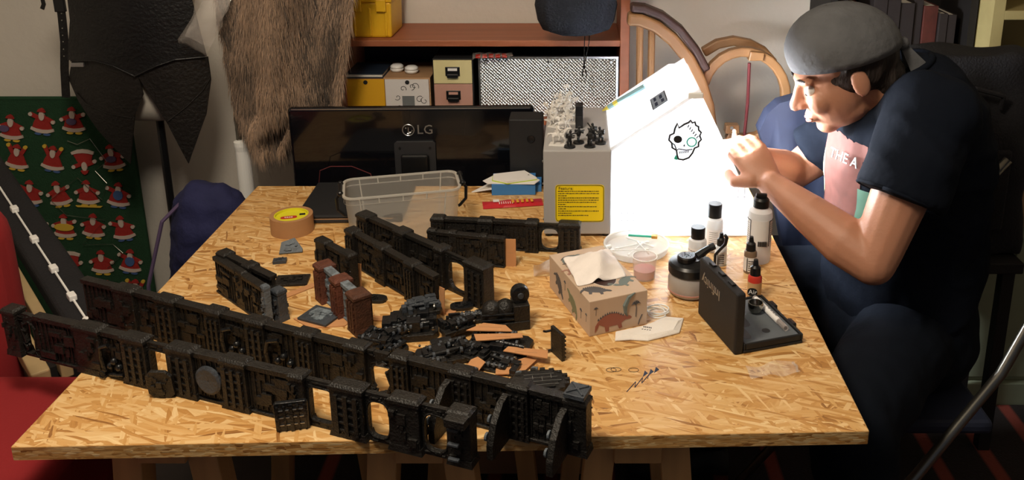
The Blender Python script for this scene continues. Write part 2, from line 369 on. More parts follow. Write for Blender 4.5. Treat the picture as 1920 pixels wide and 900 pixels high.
# ------------------------------------------------------------------ table: OSB board on trestles
BT = 0.021
FL, FR = tab(22, 838), tab(1628, 808)
BL, BR = Vector((FL.x, 2.012, TZ)), Vector((FR.x, 2.012, TZ))
t = thing('table_top', 'bright strand board table top resting on pine trestles', 'table', (0, 0, TZ - BT))
MB().prism([(p.x, p.y) for p in (FL, FR, BR, BL)], 0.0006, BT).build('board', 'osb', t)
def edge_strip(a, b, out):
    mb = MB(); o = Vector(out) * 0.0012
    mb.add([(a.x, a.y, 0), (b.x, b.y, 0), (b.x + o.x, b.y + o.y, 0), (a.x + o.x, a.y + o.y, 0), (a.x, a.y, BT - .0004), (b.x, b.y, BT - .0004), (b.x + o.x, b.y + o.y, BT - .0004), (a.x + o.x, a.y + o.y, BT - .0004)],
           [(0, 1, 2, 3), (4, 5, 6, 7), (0, 1, 5, 4), (1, 2, 6, 5), (2, 3, 7, 6), (3, 0, 4, 7)])
    mb.build('sawn_edge', 'osb_edge', t)
edge_strip(FL, FR, (0, -1, 0)); edge_strip(FR, BR, (1, 0, 0)); edge_strip(BL, FL, (-1, 0, 0)); edge_strip(BR, BL, (0, 1, 0))
def mark(pts, name='pen_mark', m='ink_blue', r=0.0007):
    return MB().tube([Vector((p.x, p.y, BT + 0.0002)) for p in pts], r, 5).build(name, m, t)
zz = [tab(1175, 735), tab(1192, 716), tab(1190, 727), tab(1205, 708), tab(1203, 719), tab(1218, 701), tab(1214, 710)]
mark(zz)
for x, y in ((1205, 700), (1216, 697), (1226, 693)):
    a, b, c = tab(x, y + 7), tab(x + 10, y), tab(x + 4, y - 5)
    MB().prism([(p.x, p.y) for p in (a, b, c)], BT - 0.0002, BT + 0.0003).build('pen_triangle', 'ink_blue', t)
def ring(x, y, r): c = tab(x, y); return [c + Vector((r * math.cos(a * .35), r * .7 * math.sin(a * .35), 0)) for a in range(19)]
for x, y in ((1146, 694), (1155, 693), (1188, 694)): mark(ring(x, y, 0.008), 'pen_ring', 'dark_pad', 0.0005)
def trestle(p1, p2, y0, y1, label):
    a, b = at(p1, 880, 1.13), at(p2, 880, 1.13); cx = (a.x + b.x) / 2
    t = thing('trestle', label, 'trestle', (cx, (y0 + y1) / 2, 0), 0, 'pine trestles'); zt = TZ - BT
    h = (y1 - y0) / 2
    MB().b2((-0.035, -h, zt - 0.055), (0.035, h, zt)).build('beam', 'pine', t, 0.002)
    for y in (-h + 0.03, h - 0.03):
        for s in (-1, 1):
            tx, bx = s * 0.052, s * 0.115
            vs = []
            for z, x in ((.012, bx), (zt - 0.005, tx)):
                for dx, dy in ((-.022, -.022), (.022, -.022), (.022, .022), (-.022, .022)): vs.append((x + dx, y + dy, z))
            MB().add(vs, [(3, 2, 1, 0), (4, 5, 6, 7), (0, 1, 5, 4), (1, 2, 6, 5), (2, 3, 7, 6), (3, 0, 4, 7)]).build('leg', 'pine', t, 0.002)
        MB().b2((-0.10, y - 0.03, 0.30), (0.10, y - 0.0215, 0.36)).build('spreader', 'pine', t, 0.001)
trestle(290, 362, 1.10, 1.85, 'pine trestle under the table end by the red armchair')
trestle(712, 876, 1.10, 1.85, 'pine trestle under the middle of the table')
trestle(1156, 1230, 1.10, 1.85, 'pine trestle under the table beside the seated person')
def carton(name, label, loc, d, rz=0, m='kraft', flaps=True):
    t = thing(name, label, 'box', loc, rz)
    x, y, z = d[0] / 2, d[1] / 2, d[2]; k = 0.005
    MB().b2((-x, -y, 0), (x, -y + k, z)).b2((-x, y - k, 0), (x, y, z)).b2((-x, -y + k, 0), (-x + k, y - k, z)).b2((x - k, -y + k, 0), (x, y - k, z)).b2((-x + k, -y + k, 0), (x - k, y - k, k)).build('body', m, t)
    for s in (-1, 1): MB().b2((-x, s * y / 2 - y / 2 + .002, z), (x, s * y / 2 + y / 2 - .002, z + 0.004)).build('flap', m, t)
    MB().b2((-x - .0005, -0.025, z + 0.004), (x + .0005, 0.025, z + 0.0046)).build('tape', 'tape_tan', t)
    return t
carton('cardboard_carton', 'brown cardboard carton on the rug under the table', (-0.10, 1.955, 0.012), (0.36, 0.12, 0.44), 0.0)

# ------------------------------------------------------------------ wooden shelf unit at the back wall
SY = 2.35
z_up = at(900, 76, SY).z; z_lo = 0.815
xl = at(640, 60, SY).x; xr0 = at(1163, 60, SY).x; xr1 = at(1181, 60, SY).x
t = thing('shelf_unit', 'reddish brown wooden shelf unit against the back wall', 'shelf', ((xl + xr1) / 2, SY, 0)); ox = (xl + xr1) / 2
D = WY - 0.004 - SY
MB().b2((xr0 - ox, 0, 0), (xr1 - ox, D, 1.75)).build('upright', 'shelf_wood', t, 0.002)
MB().b2((xl - ox - 0.02, 0, 0), (xl - ox, D, 1.75)).build('upright', 'shelf_wood', t, 0.002)
for z in (z_up, z_lo, 0.40, 1.72):
    MB().b2((xl - ox, 0.0, z - 0.017), (xr0 - ox, D, z)).build('shelf_board', 'shelf_wood', t, 0.0015)
MB().b2((xl - ox, D - 0.008, z_lo), (xr0 - ox, D, z_up - 0.017)).build('back_panel', 'book_blue', t)
# yellow bin on the upper shelf
a, b = at(655, 50, SY + 0.04), at(737, 55, SY + 0.04)
t = thing('storage_bin', 'yellow plastic storage bin on the upper shelf', 'bin', ((a.x + b.x) / 2, SY + 0.11, z_up)); hw = (b.x - a.x) / 2
mb = MB(); mb.box((0, 0, 0.05), (hw * 1.9, 0.15, 0.10), taper=(1.04, 1.04)); mb.build('tub', 'yellow_bin', t, 0.006)
MB().box((0, 0, 0.108), (hw * 2.08, 0.165, 0.018)).build('rim', 'yellow_bin', t, 0.004)
MB().box((0, 0, 0.121), (hw * 2.05, 0.16, 0.012)).build('lid', 'yellow_bin', t, 0.004)
for s in (-1, 1): MB().box((s * hw * 0.55, -0.084, 0.092), (0.028, 0.012, 0.035)).build('latch', 'yellow_bin', t, 0.003)
for s in (-0.9, 0, 0.9): MB().box((s * hw * .8, -0.0765, 0.045), (0.006, 0.006, 0.08)).build('rib', 'yellow_bin', t, 0.002)
# hanging dark bag
a = at(1080, 62, SY - 0.05)
t = thing('drawstring_bag', 'dark navy drawstring bag hanging in front of the shelf', 'bag', (a.x, SY - 0.055, a.z - 0.005))
mb = MB()
prof = [(0.0, 0.0), (0.045, 0.002), (0.085, 0.014), (0.098, 0.04), (0.105, 0.08), (0.095, 0.14), (0.06, 0.19), (0.02, 0.22), (0.012, 0.24)]
mb.lathe([(max(r, 0.001), z) for r, z in prof], 28, cap0=False)
mb.v = [Vector((v.x * (1 + 0.08 * math.sin(5 * math.atan2(v.y, v.x))), v.y * 0.5 * (1 + 0.06 * math.sin(7 * math.atan2(v.y, v.x))), v.z)) for v in mb.v]
mb.build('pouch', 'bag_navy', t, smooth=True)
MB().tube([(0.0, 0, 0.23), (0, 0.01, 0.5), (0, 0.062, 0.664)], 0.004, 6).build('strap', 'black_fabric', t)
c0 = at(1100, 68, SY - 0.055) - t.location; c1 = at(1095, 125, SY - 0.055) - t.location; c2 = at(1098, 155, SY - 0.055) - t.location
mb = MB(); mb.tube([c0 + Vector((-.004, 0, .02)), c0 + Vector((-.006, -.004, -.02)), c1], 0.0014, 6); mb.tube([c0 + Vector((.008, 0, .02)), c0 + Vector((.006, -.004, -.02)), c1], 0.0014, 6)
mb.tube([c1, c1 + Vector((.007, 0, -.02)), c2, c1 + Vector((-.005, 0, -.02)), c1], 0.0016, 6); mb.sphere(c1, 0.004, 8, 6)
mb.build('drawcord', 'black_fabric', t)
# kraft drawer box with two drawers
fy = SY + 0.012
a, b = at(648, 149, fy), at(806, 149, fy); zt = a.z + 0.004
t = thing('drawer_box', 'kraft cardboard drawer box with one yellow and one patterned drawer', 'drawers', ((a.x + b.x) / 2, fy, z_lo)); w2 = (b.x - a.x) / 2; H = zt - z_lo
MB().b2((-w2 - .012, 0.004, 0), (w2, 0.19, H)).build('case', 'kraft', t, 0.001)
dv = at(722, 170, fy).x - t.location.x
d = MB().b2((-w2 - .006, -0.001, 0.004), (dv - 0.001, 0.004, H - 0.004)).build('drawer', 'yellow_box', t); d['label'] = 'plain yellow drawer front'
MB().lathe([(0.006, 0), (0.006, 0.0016)], 16, m=frame(((-w2 - .006 + dv) / 2 + .004, -0.0008, H - 0.012), (1, 0, 0), (0, 0, 1), (0, -1, 0))).build('finger_hole', 'ink', d)
d = MB().b2((dv + 0.001, -0.001, 0.004), (w2 - 0.004, 0.004, H - 0.004)).build('drawer', 'pattern_paper', t); d['label'] = 'white drawer front printed with dark scrollwork'
cxm = (dv + w2) / 2
MB().lathe([(0.006, 0), (0.006, 0.0016)], 16, m=frame((cxm, -0.0008, H - 0.012), (1, 0, 0), (0, 0, 1), (0, -1, 0))).build('finger_hole', 'ink', d)
MB().b2((cxm - 0.016, -0.0018, H * 0.32), (cxm + 0.018, -0.001, H * 0.56)).build('label_card', 'grey_print', d)
mb = MB()
rs = random.Random(3)
for k in range(11):
    cx, cz = rs.uniform(dv + .01, w2 - .014), rs.uniform(.01, H - .012); r0 = rs.uniform(.006, .014); a0 = rs.uniform(0, 360)
    mb.tube([Vector((cx + r0 * (1 - i / 16) * math.cos(R(a0 + i * 28)), -0.0012, cz + r0 * (1 - i / 16) * math.sin(R(a0 + i * 28)))) for i in range(13)], 0.0008, 5)
mb.v = [Vector((min(max(v.x, dv + .003), w2 - .006), v.y, min(max(v.z, .006), H - .006))) for v in mb.v]
mb.build('scroll_print', 'ink', d)
# book and two white items on the kraft box
a, b = at(646, 139, fy), at(722, 139, fy)
k = thing('book', 'dark blue hardback book lying on the kraft drawer box', 'book', ((a.x + b.x) / 2 - 0.01, fy + 0.07, zt)); w3 = (b.x - a.x) / 2 + .004
MB().b2((-w3, -0.07, 0.0), (w3, 0.06, 0.0025)).b2((-w3, -0.07, 0.0105), (w3, 0.06, 0.013)).b2((-w3, .057, .0025), (w3, .06, .0105)).build('cover', 'book_blue', k)
MB().b2((-w3 + .002, -0.067, 0.0025), (w3 - .003, 0.057, 0.0105)).build('pages', 'off_white', k)
def earcup(px, py, label):
    a = at(px, py, fy + 0.06); k = thing('headphone_case', label, 'case', (a.x, fy + 0.075, zt), 0, 'white rounded cases')
    mb = MB(); mb.lathe([(0.001, 0), (0.015, 0.001), (0.019, 0.006), (0.0195, 0.011)], 20, cap0=False); mb.build('base', 'white_plastic', k, smooth=True)
    mb = MB(); mb.lathe([(0.0195, 0.0115), (0.018, 0.018), (0.012, 0.022), (0.001, 0.023)], 20, cap1=False); mb.build('lid', 'white_plastic', k, smooth=True)
    return k
earcup(742, 122, 'small white rounded case on the drawer box beside the book'); e2 = earcup(772, 124, 'small white rounded case on the drawer box beside the cream drawers'); e2.location.y -= .02
# cream and pink drawers
a, b = at(812, 113, fy), at(884, 113, fy); zt2 = a.z; zm = at(850, 157, fy).z; w2 = (b.x - a.x) / 2
t = thing('drawer_tower', 'cream and dusty pink cardboard drawer tower with black label pulls', 'drawers', ((a.x + b.x) / 2, fy, z_lo))
MB().b2((-w2 - .003, 0.004, 0), (w2 + .003, 0.2, zt2 - z_lo + .003)).build('case', 'plastic_matte', t, 0.001)
for z0, z1, m, lm in ((zm + .001, zt2, 'cream_box', 'white_paper'), (zm - (zt2 - zm), zm - .001, 'pink_box', 'pink_box')):
    z0 -= z_lo; z1 -= z_lo; z0 = max(z0, .002)
    d = MB().b2((-w2, -0.002, z0), (w2, 0.004, z1)).build('drawer', m, t, 0.0008); zc = (z0 + z1) / 2 + .002
    MB().b2((-0.020, -0.005, zc - 0.013), (0.020, -0.002, zc + 0.013)).box((0, -0.008, zc - 0.012), (0.03, 0.008, 0.010)).build('label_pull', 'plastic_black', d, 0.001)
    MB().b2((-0.013, -0.0056, zc + 0.002), (0.013, -0.0048, zc + 0.0095)).build('label_card', lm, d)
# silver foil panel standing in the shelf
a, b = at(895, 106, SY + 0.03), at(1161, 100, SY + 0.03)
t = thing('foil_panel', 'embossed silver foil insulation panel standing on the lower shelf', 'panel', ((a.x + b.x) / 2, SY + 0.03, z_lo)); w2 = (b.x - a.x) / 2 - .002; H = a.z - z_lo
MB().b2((-w2, 0, 0), (w2, 0.012, H)).build('panel', 'foil', t)
MB().b2((-w2, -.002, H - 0.006), (w2, 0.014, H)).b2((-w2, -.002, 0), (-w2 + 0.006, 0.014, H - .006)).b2((w2 - 0.006, -.002, 0), (w2, 0.014, H - .006)).build('frame', 'silver', t)
for x in (-w2 + .02, 0, w2 - .02): MB().lathe([(0.005, 0), (0.003, 0.003)], 12, m=frame((x, -0.0, H - 0.015), (1, 0, 0), (0, 0, 1), (0, -1, 0))).build('screw', 'silver', t)
# clear packet with red bits on top of foil panel and tower
a = at(930, 104, SY - .0)
t = thing('clear_packet', 'crumpled clear packet with red pieces lying over the drawer tower edge', 'packet', (at(905, 100, SY).x, SY + 0.02, zt2 + 0.004), 0.1)
mb = MB(); n = 8
for i in range(n + 1):
    for j in range(5): mb.v.append(Vector((-.03 + .11 * i / n, -.03 + .06 * j / 4, 0.003 + .010 * abs(math.sin(i * 1.7 + j)))))
for i in range(n):
    for j in range(4): mb.f.append((i * 5 + j, i * 5 + j + 1, i * 5 + j + 6, i * 5 + j + 5))
mb.build('film', 'clear_film', t, smooth=True)
for k in range(5): MB().box((-.015 + k * .018, -.005, 0.007), (.014, .03, .006)).build('red_piece', 'label_red', t, 0.002)
# ------------------------------------------------------------------ low desk and monitor behind the table
t = thing('low_desk', 'dark low desk behind the table carrying the monitor', 'desk', (-0.33, 2.185, 0))
MB().b2((-0.47, -0.14, 0.53), (0.45, 0.14, 0.555)).build('desk_top', 'dark_case', t, 0.002)
for x in (-0.44, 0.42):
    for y in (-0.12, 0.12): MB().b2((x - .02, y - .02, .012 if y < 0 else 0), (x + .02, y + .02, 0.53)).build('leg', 'dark_case', t)
my = 2.12
a, b = at(543, 207, my), at(1001, 191, my); mw = (b.x - a.x) / 2; mzt = 0.5 * (a.z + b.z)
t = thing('computer_monitor', 'black glossy widescreen monitor seen from behind, maker name on its back', 'monitor', ((a.x + b.x) / 2, my, 0.555), R(1.5)); zt = mzt - .555
zb = 0.07
mb = MB(); mb.prism([(-mw, zb), (mw, zb), (mw, zt), (-mw, zt)], -0.012, 0.012, frame((0, 0, 0), (1, 0, 0), (0, 0, 1), (0, -1, 0))); mb.build('back_shell', 'monitor_black', t, 0.008, seg=3)
MB().b2((-mw + .004, 0.0121, zb + .004), (mw - .004, 0.02, zt - .004)).build('screen_bezel', 'plastic_black', t, .002)
MB().b2((-mw + .01, -.0135, zt - .0045), (mw - .01, -.0115, zt - .0025)).build('chrome_line', 'silver', t)
vx = at(781, 290, my).x - t.location.x; vz = at(781, 290, my).z - .555
MB().prism([(-.052, -.05), (.052, -.05), (.052, .036), (.046, .042), (-.046, .042), (-.052, .036)], 0.0, .008, frame((vx, -.012, vz), (1, 0, 0), (0, 0, 1), (0, -1, 0))).build('mount_plate', 'monitor_grey', t, .001)
for dx in (-.038, .038): MB().lathe([(.003, 0), (.003, .002)], 10, m=frame((vx + dx, -.020, vz + .025), (1, 0, 0), (0, 0, 1), (0, -1, 0))).build('mount_screw', 'plastic_black', t)
mb = MB(); mb.box((vx, -.028, vz - .07), (.07, .016, .16)); mb.build('stand_neck', 'plastic_black', t, .006, seg=3)
mb = MB(); mb.lathe([(.11, 0), (.108, .008), (.02, .013)], 32, (vx, -0.0, 0)); mb.v = [Vector((v.x, v.y * .72, v.z)) for v in mb.v]; mb.build('stand_foot', 'plastic_black', t)
MB().box((vx, -.028, .03), (.07, .03, .06)).build('stand_socket', 'plastic_black', t, .003)
lx = at(767, 241, my).x - t.location.x; lz = at(767, 241, my).z - .555
mb = MB(); mb.tube([Vector((lx, -.0125, lz)) + Vector((.0145 * math.cos(R(k * 15)), 0, .0145 * math.sin(R(k * 15)))) for k in range(25)], .0013, 6)
mb.tube([(lx, -.0128, lz + .007), (lx, -.0128, lz - .006), (lx + .006, -.0128, lz - .006)], .0012, 6); mb.sphere((lx - .006, -.0128, lz + .005), .002, 8, 6)
mb.tube([Vector((lx, -.0128, lz)) + Vector((.0095 * math.cos(R(-k * 10)), 0, .0095 * math.sin(R(-k * 10)))) for k in range(12)], .0011, 6)
mb.build('emblem', 'silver', t)
text('lettering', 'LG', .034, 'silver', t, Matrix.Translation((at(798, 241, my).x - t.location.x, -.0125, lz)) @ FRONT)
mb = MB(); p = [at(600, 320, 2.05), at(620, 312, 2.05), at(660, 312, 2.05), at(695, 326, 2.05), at(700, 345, 2.04)]
tag(MB().tube([at(598, 345, 2.06) - Vector((0, 0, 0)), *p, tab(702, 352) + Vector((0, -.01, .002))], .0012, 6).build('red_cable', 'red_cord', None), 'thin red cable looping up behind the plastic tub', 'cable')
# ------------------------------------------------------------------ left background: hanging calendar, armour, pelt, rack, bag
SB = 2.50
def sx(px, py): return at(px, py, SB)
tl, tr, br = sx(-40, 186), sx(248, 184), sx(296, 560)
t = thing('felt_hanging', 'green felt wall hanging covered in red winter ornaments', 'wall hanging', ((tl.x + br.x) / 2, SB, 0)); ox = t.location.x
MB().b2((tl.x - ox, 0, 0.02), (br.x - ox - .006, 0.012, tl.z)).build('felt_backing', 'felt_green', t, .003)
MB().tube([(tl.x - ox, .006, tl.z), (br.x - ox, .006, tl.z)], .007, 10).build('rod', 'felt_green', t)
for x in (tl.x - ox + .05, br.x - ox - .05): MB().b2((x - .02, .012, 0), (x + .02, WY - SB - .001, .04)).build('wall_bracket', 'dark_case', t)
orn = [(22, 240, 0), (80, 228, 0), (138, 226, 0), (33, 295, 1), (100, 298, 1), (158, 300, 2), (212, 296, 0), (58, 362, 0), (112, 364, 0), (165, 362, 3), (223, 366, 4), (122, 425, 5), (176, 424, 0), (231, 428, 0), (133, 490, 2), (192, 492, 0), (245, 490, 4), (150, 540, 0), (205, 548, 0), (256, 546, 1), (70, 430, 0), (85, 490, 0), (45, 425, 0)]
def ell(cx, cz, rx, rz, a0=0, a1=360, n=16): return [(cx + rx * math.cos(R(a0 + (a1 - a0) * i / n)), cz + rz * math.sin(R(a0 + (a1 - a0) * i / n))) for i in range(n + (0 if a1 - a0 == 360 else 1))]
FM = frame((0, 0, 0), (1, 0, 0), (0, 0, 1), (0, -1, 0))
for k, (px, py, kind) in enumerate(orn):
    c = sx(px, py); s = 0.040; mm = Matrix.Translation((c.x - ox, -.0005, c.z)) @ FM @ Matrix.Rotation(R({2: 180, 1: rnd.uniform(-12, 12)}.get(kind, rnd.uniform(-9, 9))), 4, 'Z') @ Matrix.Scale(s, 4)
    o = MB().prism([(-.40, .35), (-.2, .55), (.2, .55), (.42, .3), (.62, -.2), (.74, -.52), (.3, -.66), (-.3, -.66), (-.74, -.52), (-.62, -.1)], 0, .08, mm).build('ornament', 'felt_red', t)
    MB().prism([(-.80, -.46), (-.4, -.56), (0, -.60), (.4, -.56), (.80, -.46), (.86, -.66), (.4, -.84), (0, -.88), (-.4, -.84), (-.86, -.66)], .0, .13, mm).build('trim', 'felt_white', o)
    MB().prism(ell(0, .48, .20, .36), .02, .16, mm).build('white_patch', 'felt_white', o)
    MB().prism([(-.30, .80), (.30, .80), (.18, 1.02), (.02, 1.12), (-.2, 1.0)], .05, .2, mm).build('point', 'felt_red', o)
    up = kind == 1
    for sd in (-1, 1):
        e = (sd * .62, .95) if up else (sd * .82, .08 if (k + sd) % 3 else .52)
        b0 = (sd * .30, .32); nx, ny = -(e[1] - b0[1]), e[0] - b0[0]; L = math.hypot(nx, ny); nx, ny = nx / L * .15, ny / L * .15
        MB().prism([(b0[0] + nx, b0[1] + ny), (b0[0] - nx, b0[1] - ny), (e[0] - nx, e[1] - ny), (e[0] + nx, e[1] + ny)], .02, .11, mm).build('side_strip', 'felt_red', o)
        MB().prism(ell(e[0], e[1], .15, .15, n=10), .03, .15, mm).build('tip', 'felt_yellow' if up else 'felt_white', o)
        if kind != 2: MB().prism(ell(sd * .32, -.96, .26, .10, n=10), 0, .1, mm).build('foot_patch', 'felt_blue' if k % 3 == 1 else 'felt_yellow', o)
    if kind == 3: MB().prism([(-1.0, -1.0), (-.85, -1.12), (.9, -1.12), (1.05, -1.0)], .05, .14, mm).build('ski', 'felt_yellow', o)
    if kind == 4: MB().prism(ell(0, .05, .36, .40), .08, .18, mm).build('pack', 'felt_blue', o)
    if kind == 5: MB().prism(ell(0, .02, .75, .3), .08, .18, mm).build('basket', 'felt_yellow', o)
    if k in (0, 2, 6): MB().prism(ell(-.1 if k else -.5, -.05, .38, .26), .08, .18, mm).build('parcel', 'felt_purple', o)
pts = [sx(130, 262), sx(150, 268), sx(172, 258), sx(205, 300), sx(182, 318), sx(205, 340), sx(195, 372), sx(150, 330), sx(98, 372), sx(130, 400), sx(200, 410), sx(160, 455), sx(215, 455), sx(235, 470), sx(205, 500)]
MB().tube([Vector((p.x - ox, -.011 - .004 * (i % 2), p.z)) for i, p in enumerate(pts)], .0009, 5).build('wire', 'steel', t)

AY = 2.25
def ap(px, py, Y=AY): return at(px, py, Y)
pt, pb = ap(279, 228), ap(313, 520)
sx0 = pt.x
t = thing('mannequin_stand', 'white dressmaker torso on a slim black pole', 'mannequin', (sx0, AY + .06, 0)); o0 = t.location
mb = MB(); zc = pt.z
mb.loft([((0, .0, zc), (.105, 0, 0), (0, .055, 0)), ((0, 0, zc + .05), (.125, 0, 0), (0, .07, 0)), ((0, 0, zc + .14), (.115, 0, 0), (0, .075, 0)), ((0, 0, zc + .26), (.10, 0, 0), (0, .07, 0)), ((0, 0, zc + .40), (.13, 0, 0), (0, .08, 0)), ((0, 0, zc + .52), (.15, 0, 0), (0, .06, 0)), ((0, 0, zc + .56), (.05, 0, 0), (0, .045, 0)), ((0, 0, zc + .63), (.045, 0, 0), (0, .04, 0))], 24)
mb.build('torso_form', 'off_white', t, smooth=True)
MB().tube([(0, 0, .02), (0, 0, zc + .002)], .0105, 12).build('pole', 'plastic_black', t)
MB().lathe([(.11, 0), (.105, .012), (.03, .03), (.012, .05)], 32).build('base', 'plastic_black', t)
# leather armour worn by the stand
t = thing('leather_armour', 'black leather breastplate with pointed thigh plates strapped on the torso stand', 'armour', (sx0, AY + .06, pt.z))
o0 = t.location
def P(px, py, Y=None):
    if Y is None:
        Y = o0.y - .125
        for _ in range(4): x = ap(px, py, Y).x - o0.x; Y = o0.y - .125 + 1.6 * x * x
    a = ap(px, py, Y); return (a.x - o0.x, a.z - o0.z)
def bulge(x, z): return -.125 + 1.6 * x * x
def plate_px(pts, fn, m, name, th=.004, cuts=4): return autosmooth(plate([P(*q) for q in pts], fn, th, cuts).build(name, m, t), 50)
plate_px([(128, 112), (180, 112), (215, 122), (255, 141), (295, 122), (330, 110), (388, 105), (372, 95), (352, 80), (343, 40), (338, 0), (345, -60), (140, -60), (128, 0), (136, 50), (138, 85)], lambda x, z: bulge(x, z) - .004, 'leather', 'breastplate')
for q in ([(133, 112), (127, 150), (145, 190), (182, 245), (243, 308), (247, 225), (267, 178), (258, 146), (215, 125), (180, 115)],
          [(258, 146), (286, 190), (312, 232), (352, 308), (385, 215), (394, 150), (388, 107), (330, 113), (295, 125)]):
    plate_px(q, lambda x, z: bulge(x, z) + .004, 'leather_brown', 'thigh_plate')
def seam(pts, m='leather', r=.0016, off=-.006, name='raised_edge'):
    out = []
    for q in pts:
        x, z = P(*q); out.append((x, bulge(x, z) + off, z))
    MB().tube(out, r, 6).build(name, m, t)
seam([(135, 113), (180, 113), (215, 123), (255, 142), (295, 123), (330, 111), (386, 106)], 'leather', .002, -.006)
seam([(143, 175), (160, 195), (200, 213), (246, 222)], 'leather_brown', .0015, .002); seam([(314, 228), (350, 200), (380, 170), (393, 148)], 'leather_brown', .0015, .002)
SYs = AY + .0
mb = ribbon([(P(x, y, SYs)[0], -.06, P(x, y, SYs)[1]) for x, y in ((106, -40), (116, 30), (121, 80), (121, 130), (124, 183))], .003, .021, (0, 1, 0)); st = mb.build('strap', 'leather', t)
for py in (25, 38, 53, 66, 78, 92, 105):
    x, z = P(121 - (105 - py) * .06, py, SYs); MB().sphere((x, -.0625, z), .0018, 8, 5).build('rivet', 'rivet', st)
MB().b2((P(102, 2, SYs)[0], -.068, P(105, 22, SYs)[1]), (P(122, 2, SYs)[0], -.057, P(105, -14, SYs)[1])).build('buckle', 'plastic_black', st, .002)
ribbon([(P(x, y, SYs)[0], -.06, P(x, y, SYs)[1]) for x, y in ((120, -45), (95, -30), (78, -8), (82, 8), (79, 17))], .003, .010, (0, 1, 0)).build('strap', 'leather', t)
MB().b2((P(140, 118)[0], bulge(P(150, 118)[0], 0) - .012, P(140, 122)[1]), (P(158, 118)[0], bulge(P(150, 118)[0], 0) - .004, P(140, 115)[1])).build('metal_tab', 'silver', t, .001)
# crumpled clear bag by the armour
def crumple(w, h, amp, seed, n=10, m=8, dom=1.0):
    mb = MB(); rs = Vector((seed * 3.1, seed * 1.7, 0))
    for i in range(n + 1):
        for j in range(m + 1):
            x, z = w * (i / n - .5), h * (j / m - .5); e = min(i, n - i, j, m - j) / 3
            mb.v.append(Vector((x + .1 * w * noise.noise(Vector((x * 20, z * 20, 1)) + rs), amp * noise.noise(Vector((x * 30, z * 30, 0)) + rs) - amp * dom * min(1, e), z + .1 * h * noise.noise(Vector((x * 20, z * 20, 5)) + rs))))
    for i in range(n):
        for j in range(m): a = i * (m + 1) + j; mb.f.append((a, a + 1, a + m + 2, a + m + 1))
    return mb
a = ap(384, 42, 2.17); t = thing('plastic_bag', 'crumpled clear plastic bag hanging between armour and fur', 'bag', (a.x, 2.17, a.z), 0, rot=(0, R(28), 0))
crumple(.075, .17, .02, 2).build('film', 'thin_film', t, smooth=True); b2 = crumple(.065, .14, .012, 5).build('inner_fold', 'clear_film', t, smooth=True); b2.location = (.0, .012, .01)
# garment rack
gx = at(457, 300, 2.25).x
t = thing('garment_rack', 'white and grey garment rack with a thick white post', 'rack', (gx, 2.25, 0))
zs = at(455, 262, 2.25).z
MB().lathe([(.0215, .03), (.0205, zs - .10), (.0195, zs - .03), (.0215, zs - .015), (.021, zs - .004), (.012, zs)], 24).build('post_sleeve', 'white_plastic', t, smooth=False)
MB().tube([(-.006, 0, zs - .01), (-.006, 0, 1.62)], .007, 10).build('post', 'steel', t)
MB().tube([(-1.15, 0, .03), (-1.15, 0, 1.62)], .012, 10).build('post', 'white_plastic', t)
MB().tube([(-1.2, 0, 1.62), (.45, 0, 1.62)], .012, 12).build('rail', 'steel', t)
for x in (0, -1.15): MB().b2((x - .02, -.03, 0), (x + .02, .10, .03)).build('foot', 'white_plastic', t, .004)
# fur pelt
FY = 2.19
t = thing('fur_pelt', 'grey brown animal fur pelt hanging from the garment rack', 'fur', (at(500, 0, FY).x, FY, 0)); o0 = t.location
def prof(v):    # v 0 top .. 1 bottom : left and right px edge
    L = [(-.6, 392, 690), (-.2, 393, 672), (0, 394, 660), (.10, 396, 660), (.25, 400, 655), (.45, 410, 648), (.6, 420, 645), (.75, 430, 640), (.82, 440, 556), (.9, 454, 542), (1.02, 500, 528)]
    for (a, l0, r0), (b, l1, r1) in zip(L, L[1:]):
        if v <= b: k = (v - a) / (b - a); return l0 + (l1 - l0) * k, r0 + (r1 - r0) * k
    return L[-1][1:]
nU, nV = 44, 40; grid = []
for j in range(nV + 1):
    v = -.6 + 1.6 * j / nV; l, r_ = prof(v); py = v * 280
    if v > .6: r_ = r_
    for i in range(nU + 1):
        u = i / nU; px = l + (r_ - l) * u; a = at(px, py, FY)
        yy = .045 * math.sin(u * 9 + .8) + .016 * math.sin(u * 21 + v * 3) + .014 * noise.noise(Vector((u * 4, v * 5, 0)))
        grid.append(Vector((a.x - o0.x, yy, a.z)))
mb = MB(); W1 = nU + 1
back = [p + Vector((0, .02, 0)) for p in grid]; N = len(grid)
fs = []
for j in range(nV):
    for i in range(nU): q = j * W1 + i; fs.append((q, q + 1, q + W1 + 1, q + W1)); fs.append((N + q, N + q + W1, N + q + W1 + 1, N + q + 1))
rim = [i for i in range(W1)] + [j * W1 + nU for j in range(1, nV + 1)] + [nV * W1 + i for i in range(nU - 1, -1, -1)] + [j * W1 for j in range(nV - 1, 0, -1)]
for a, b in zip(rim, rim[1:] + rim[:1]): fs.append((a, b, N + b, N + a))
mb.add(grid + back, fs); mb.build('hide', 'fur', t, smooth=True)
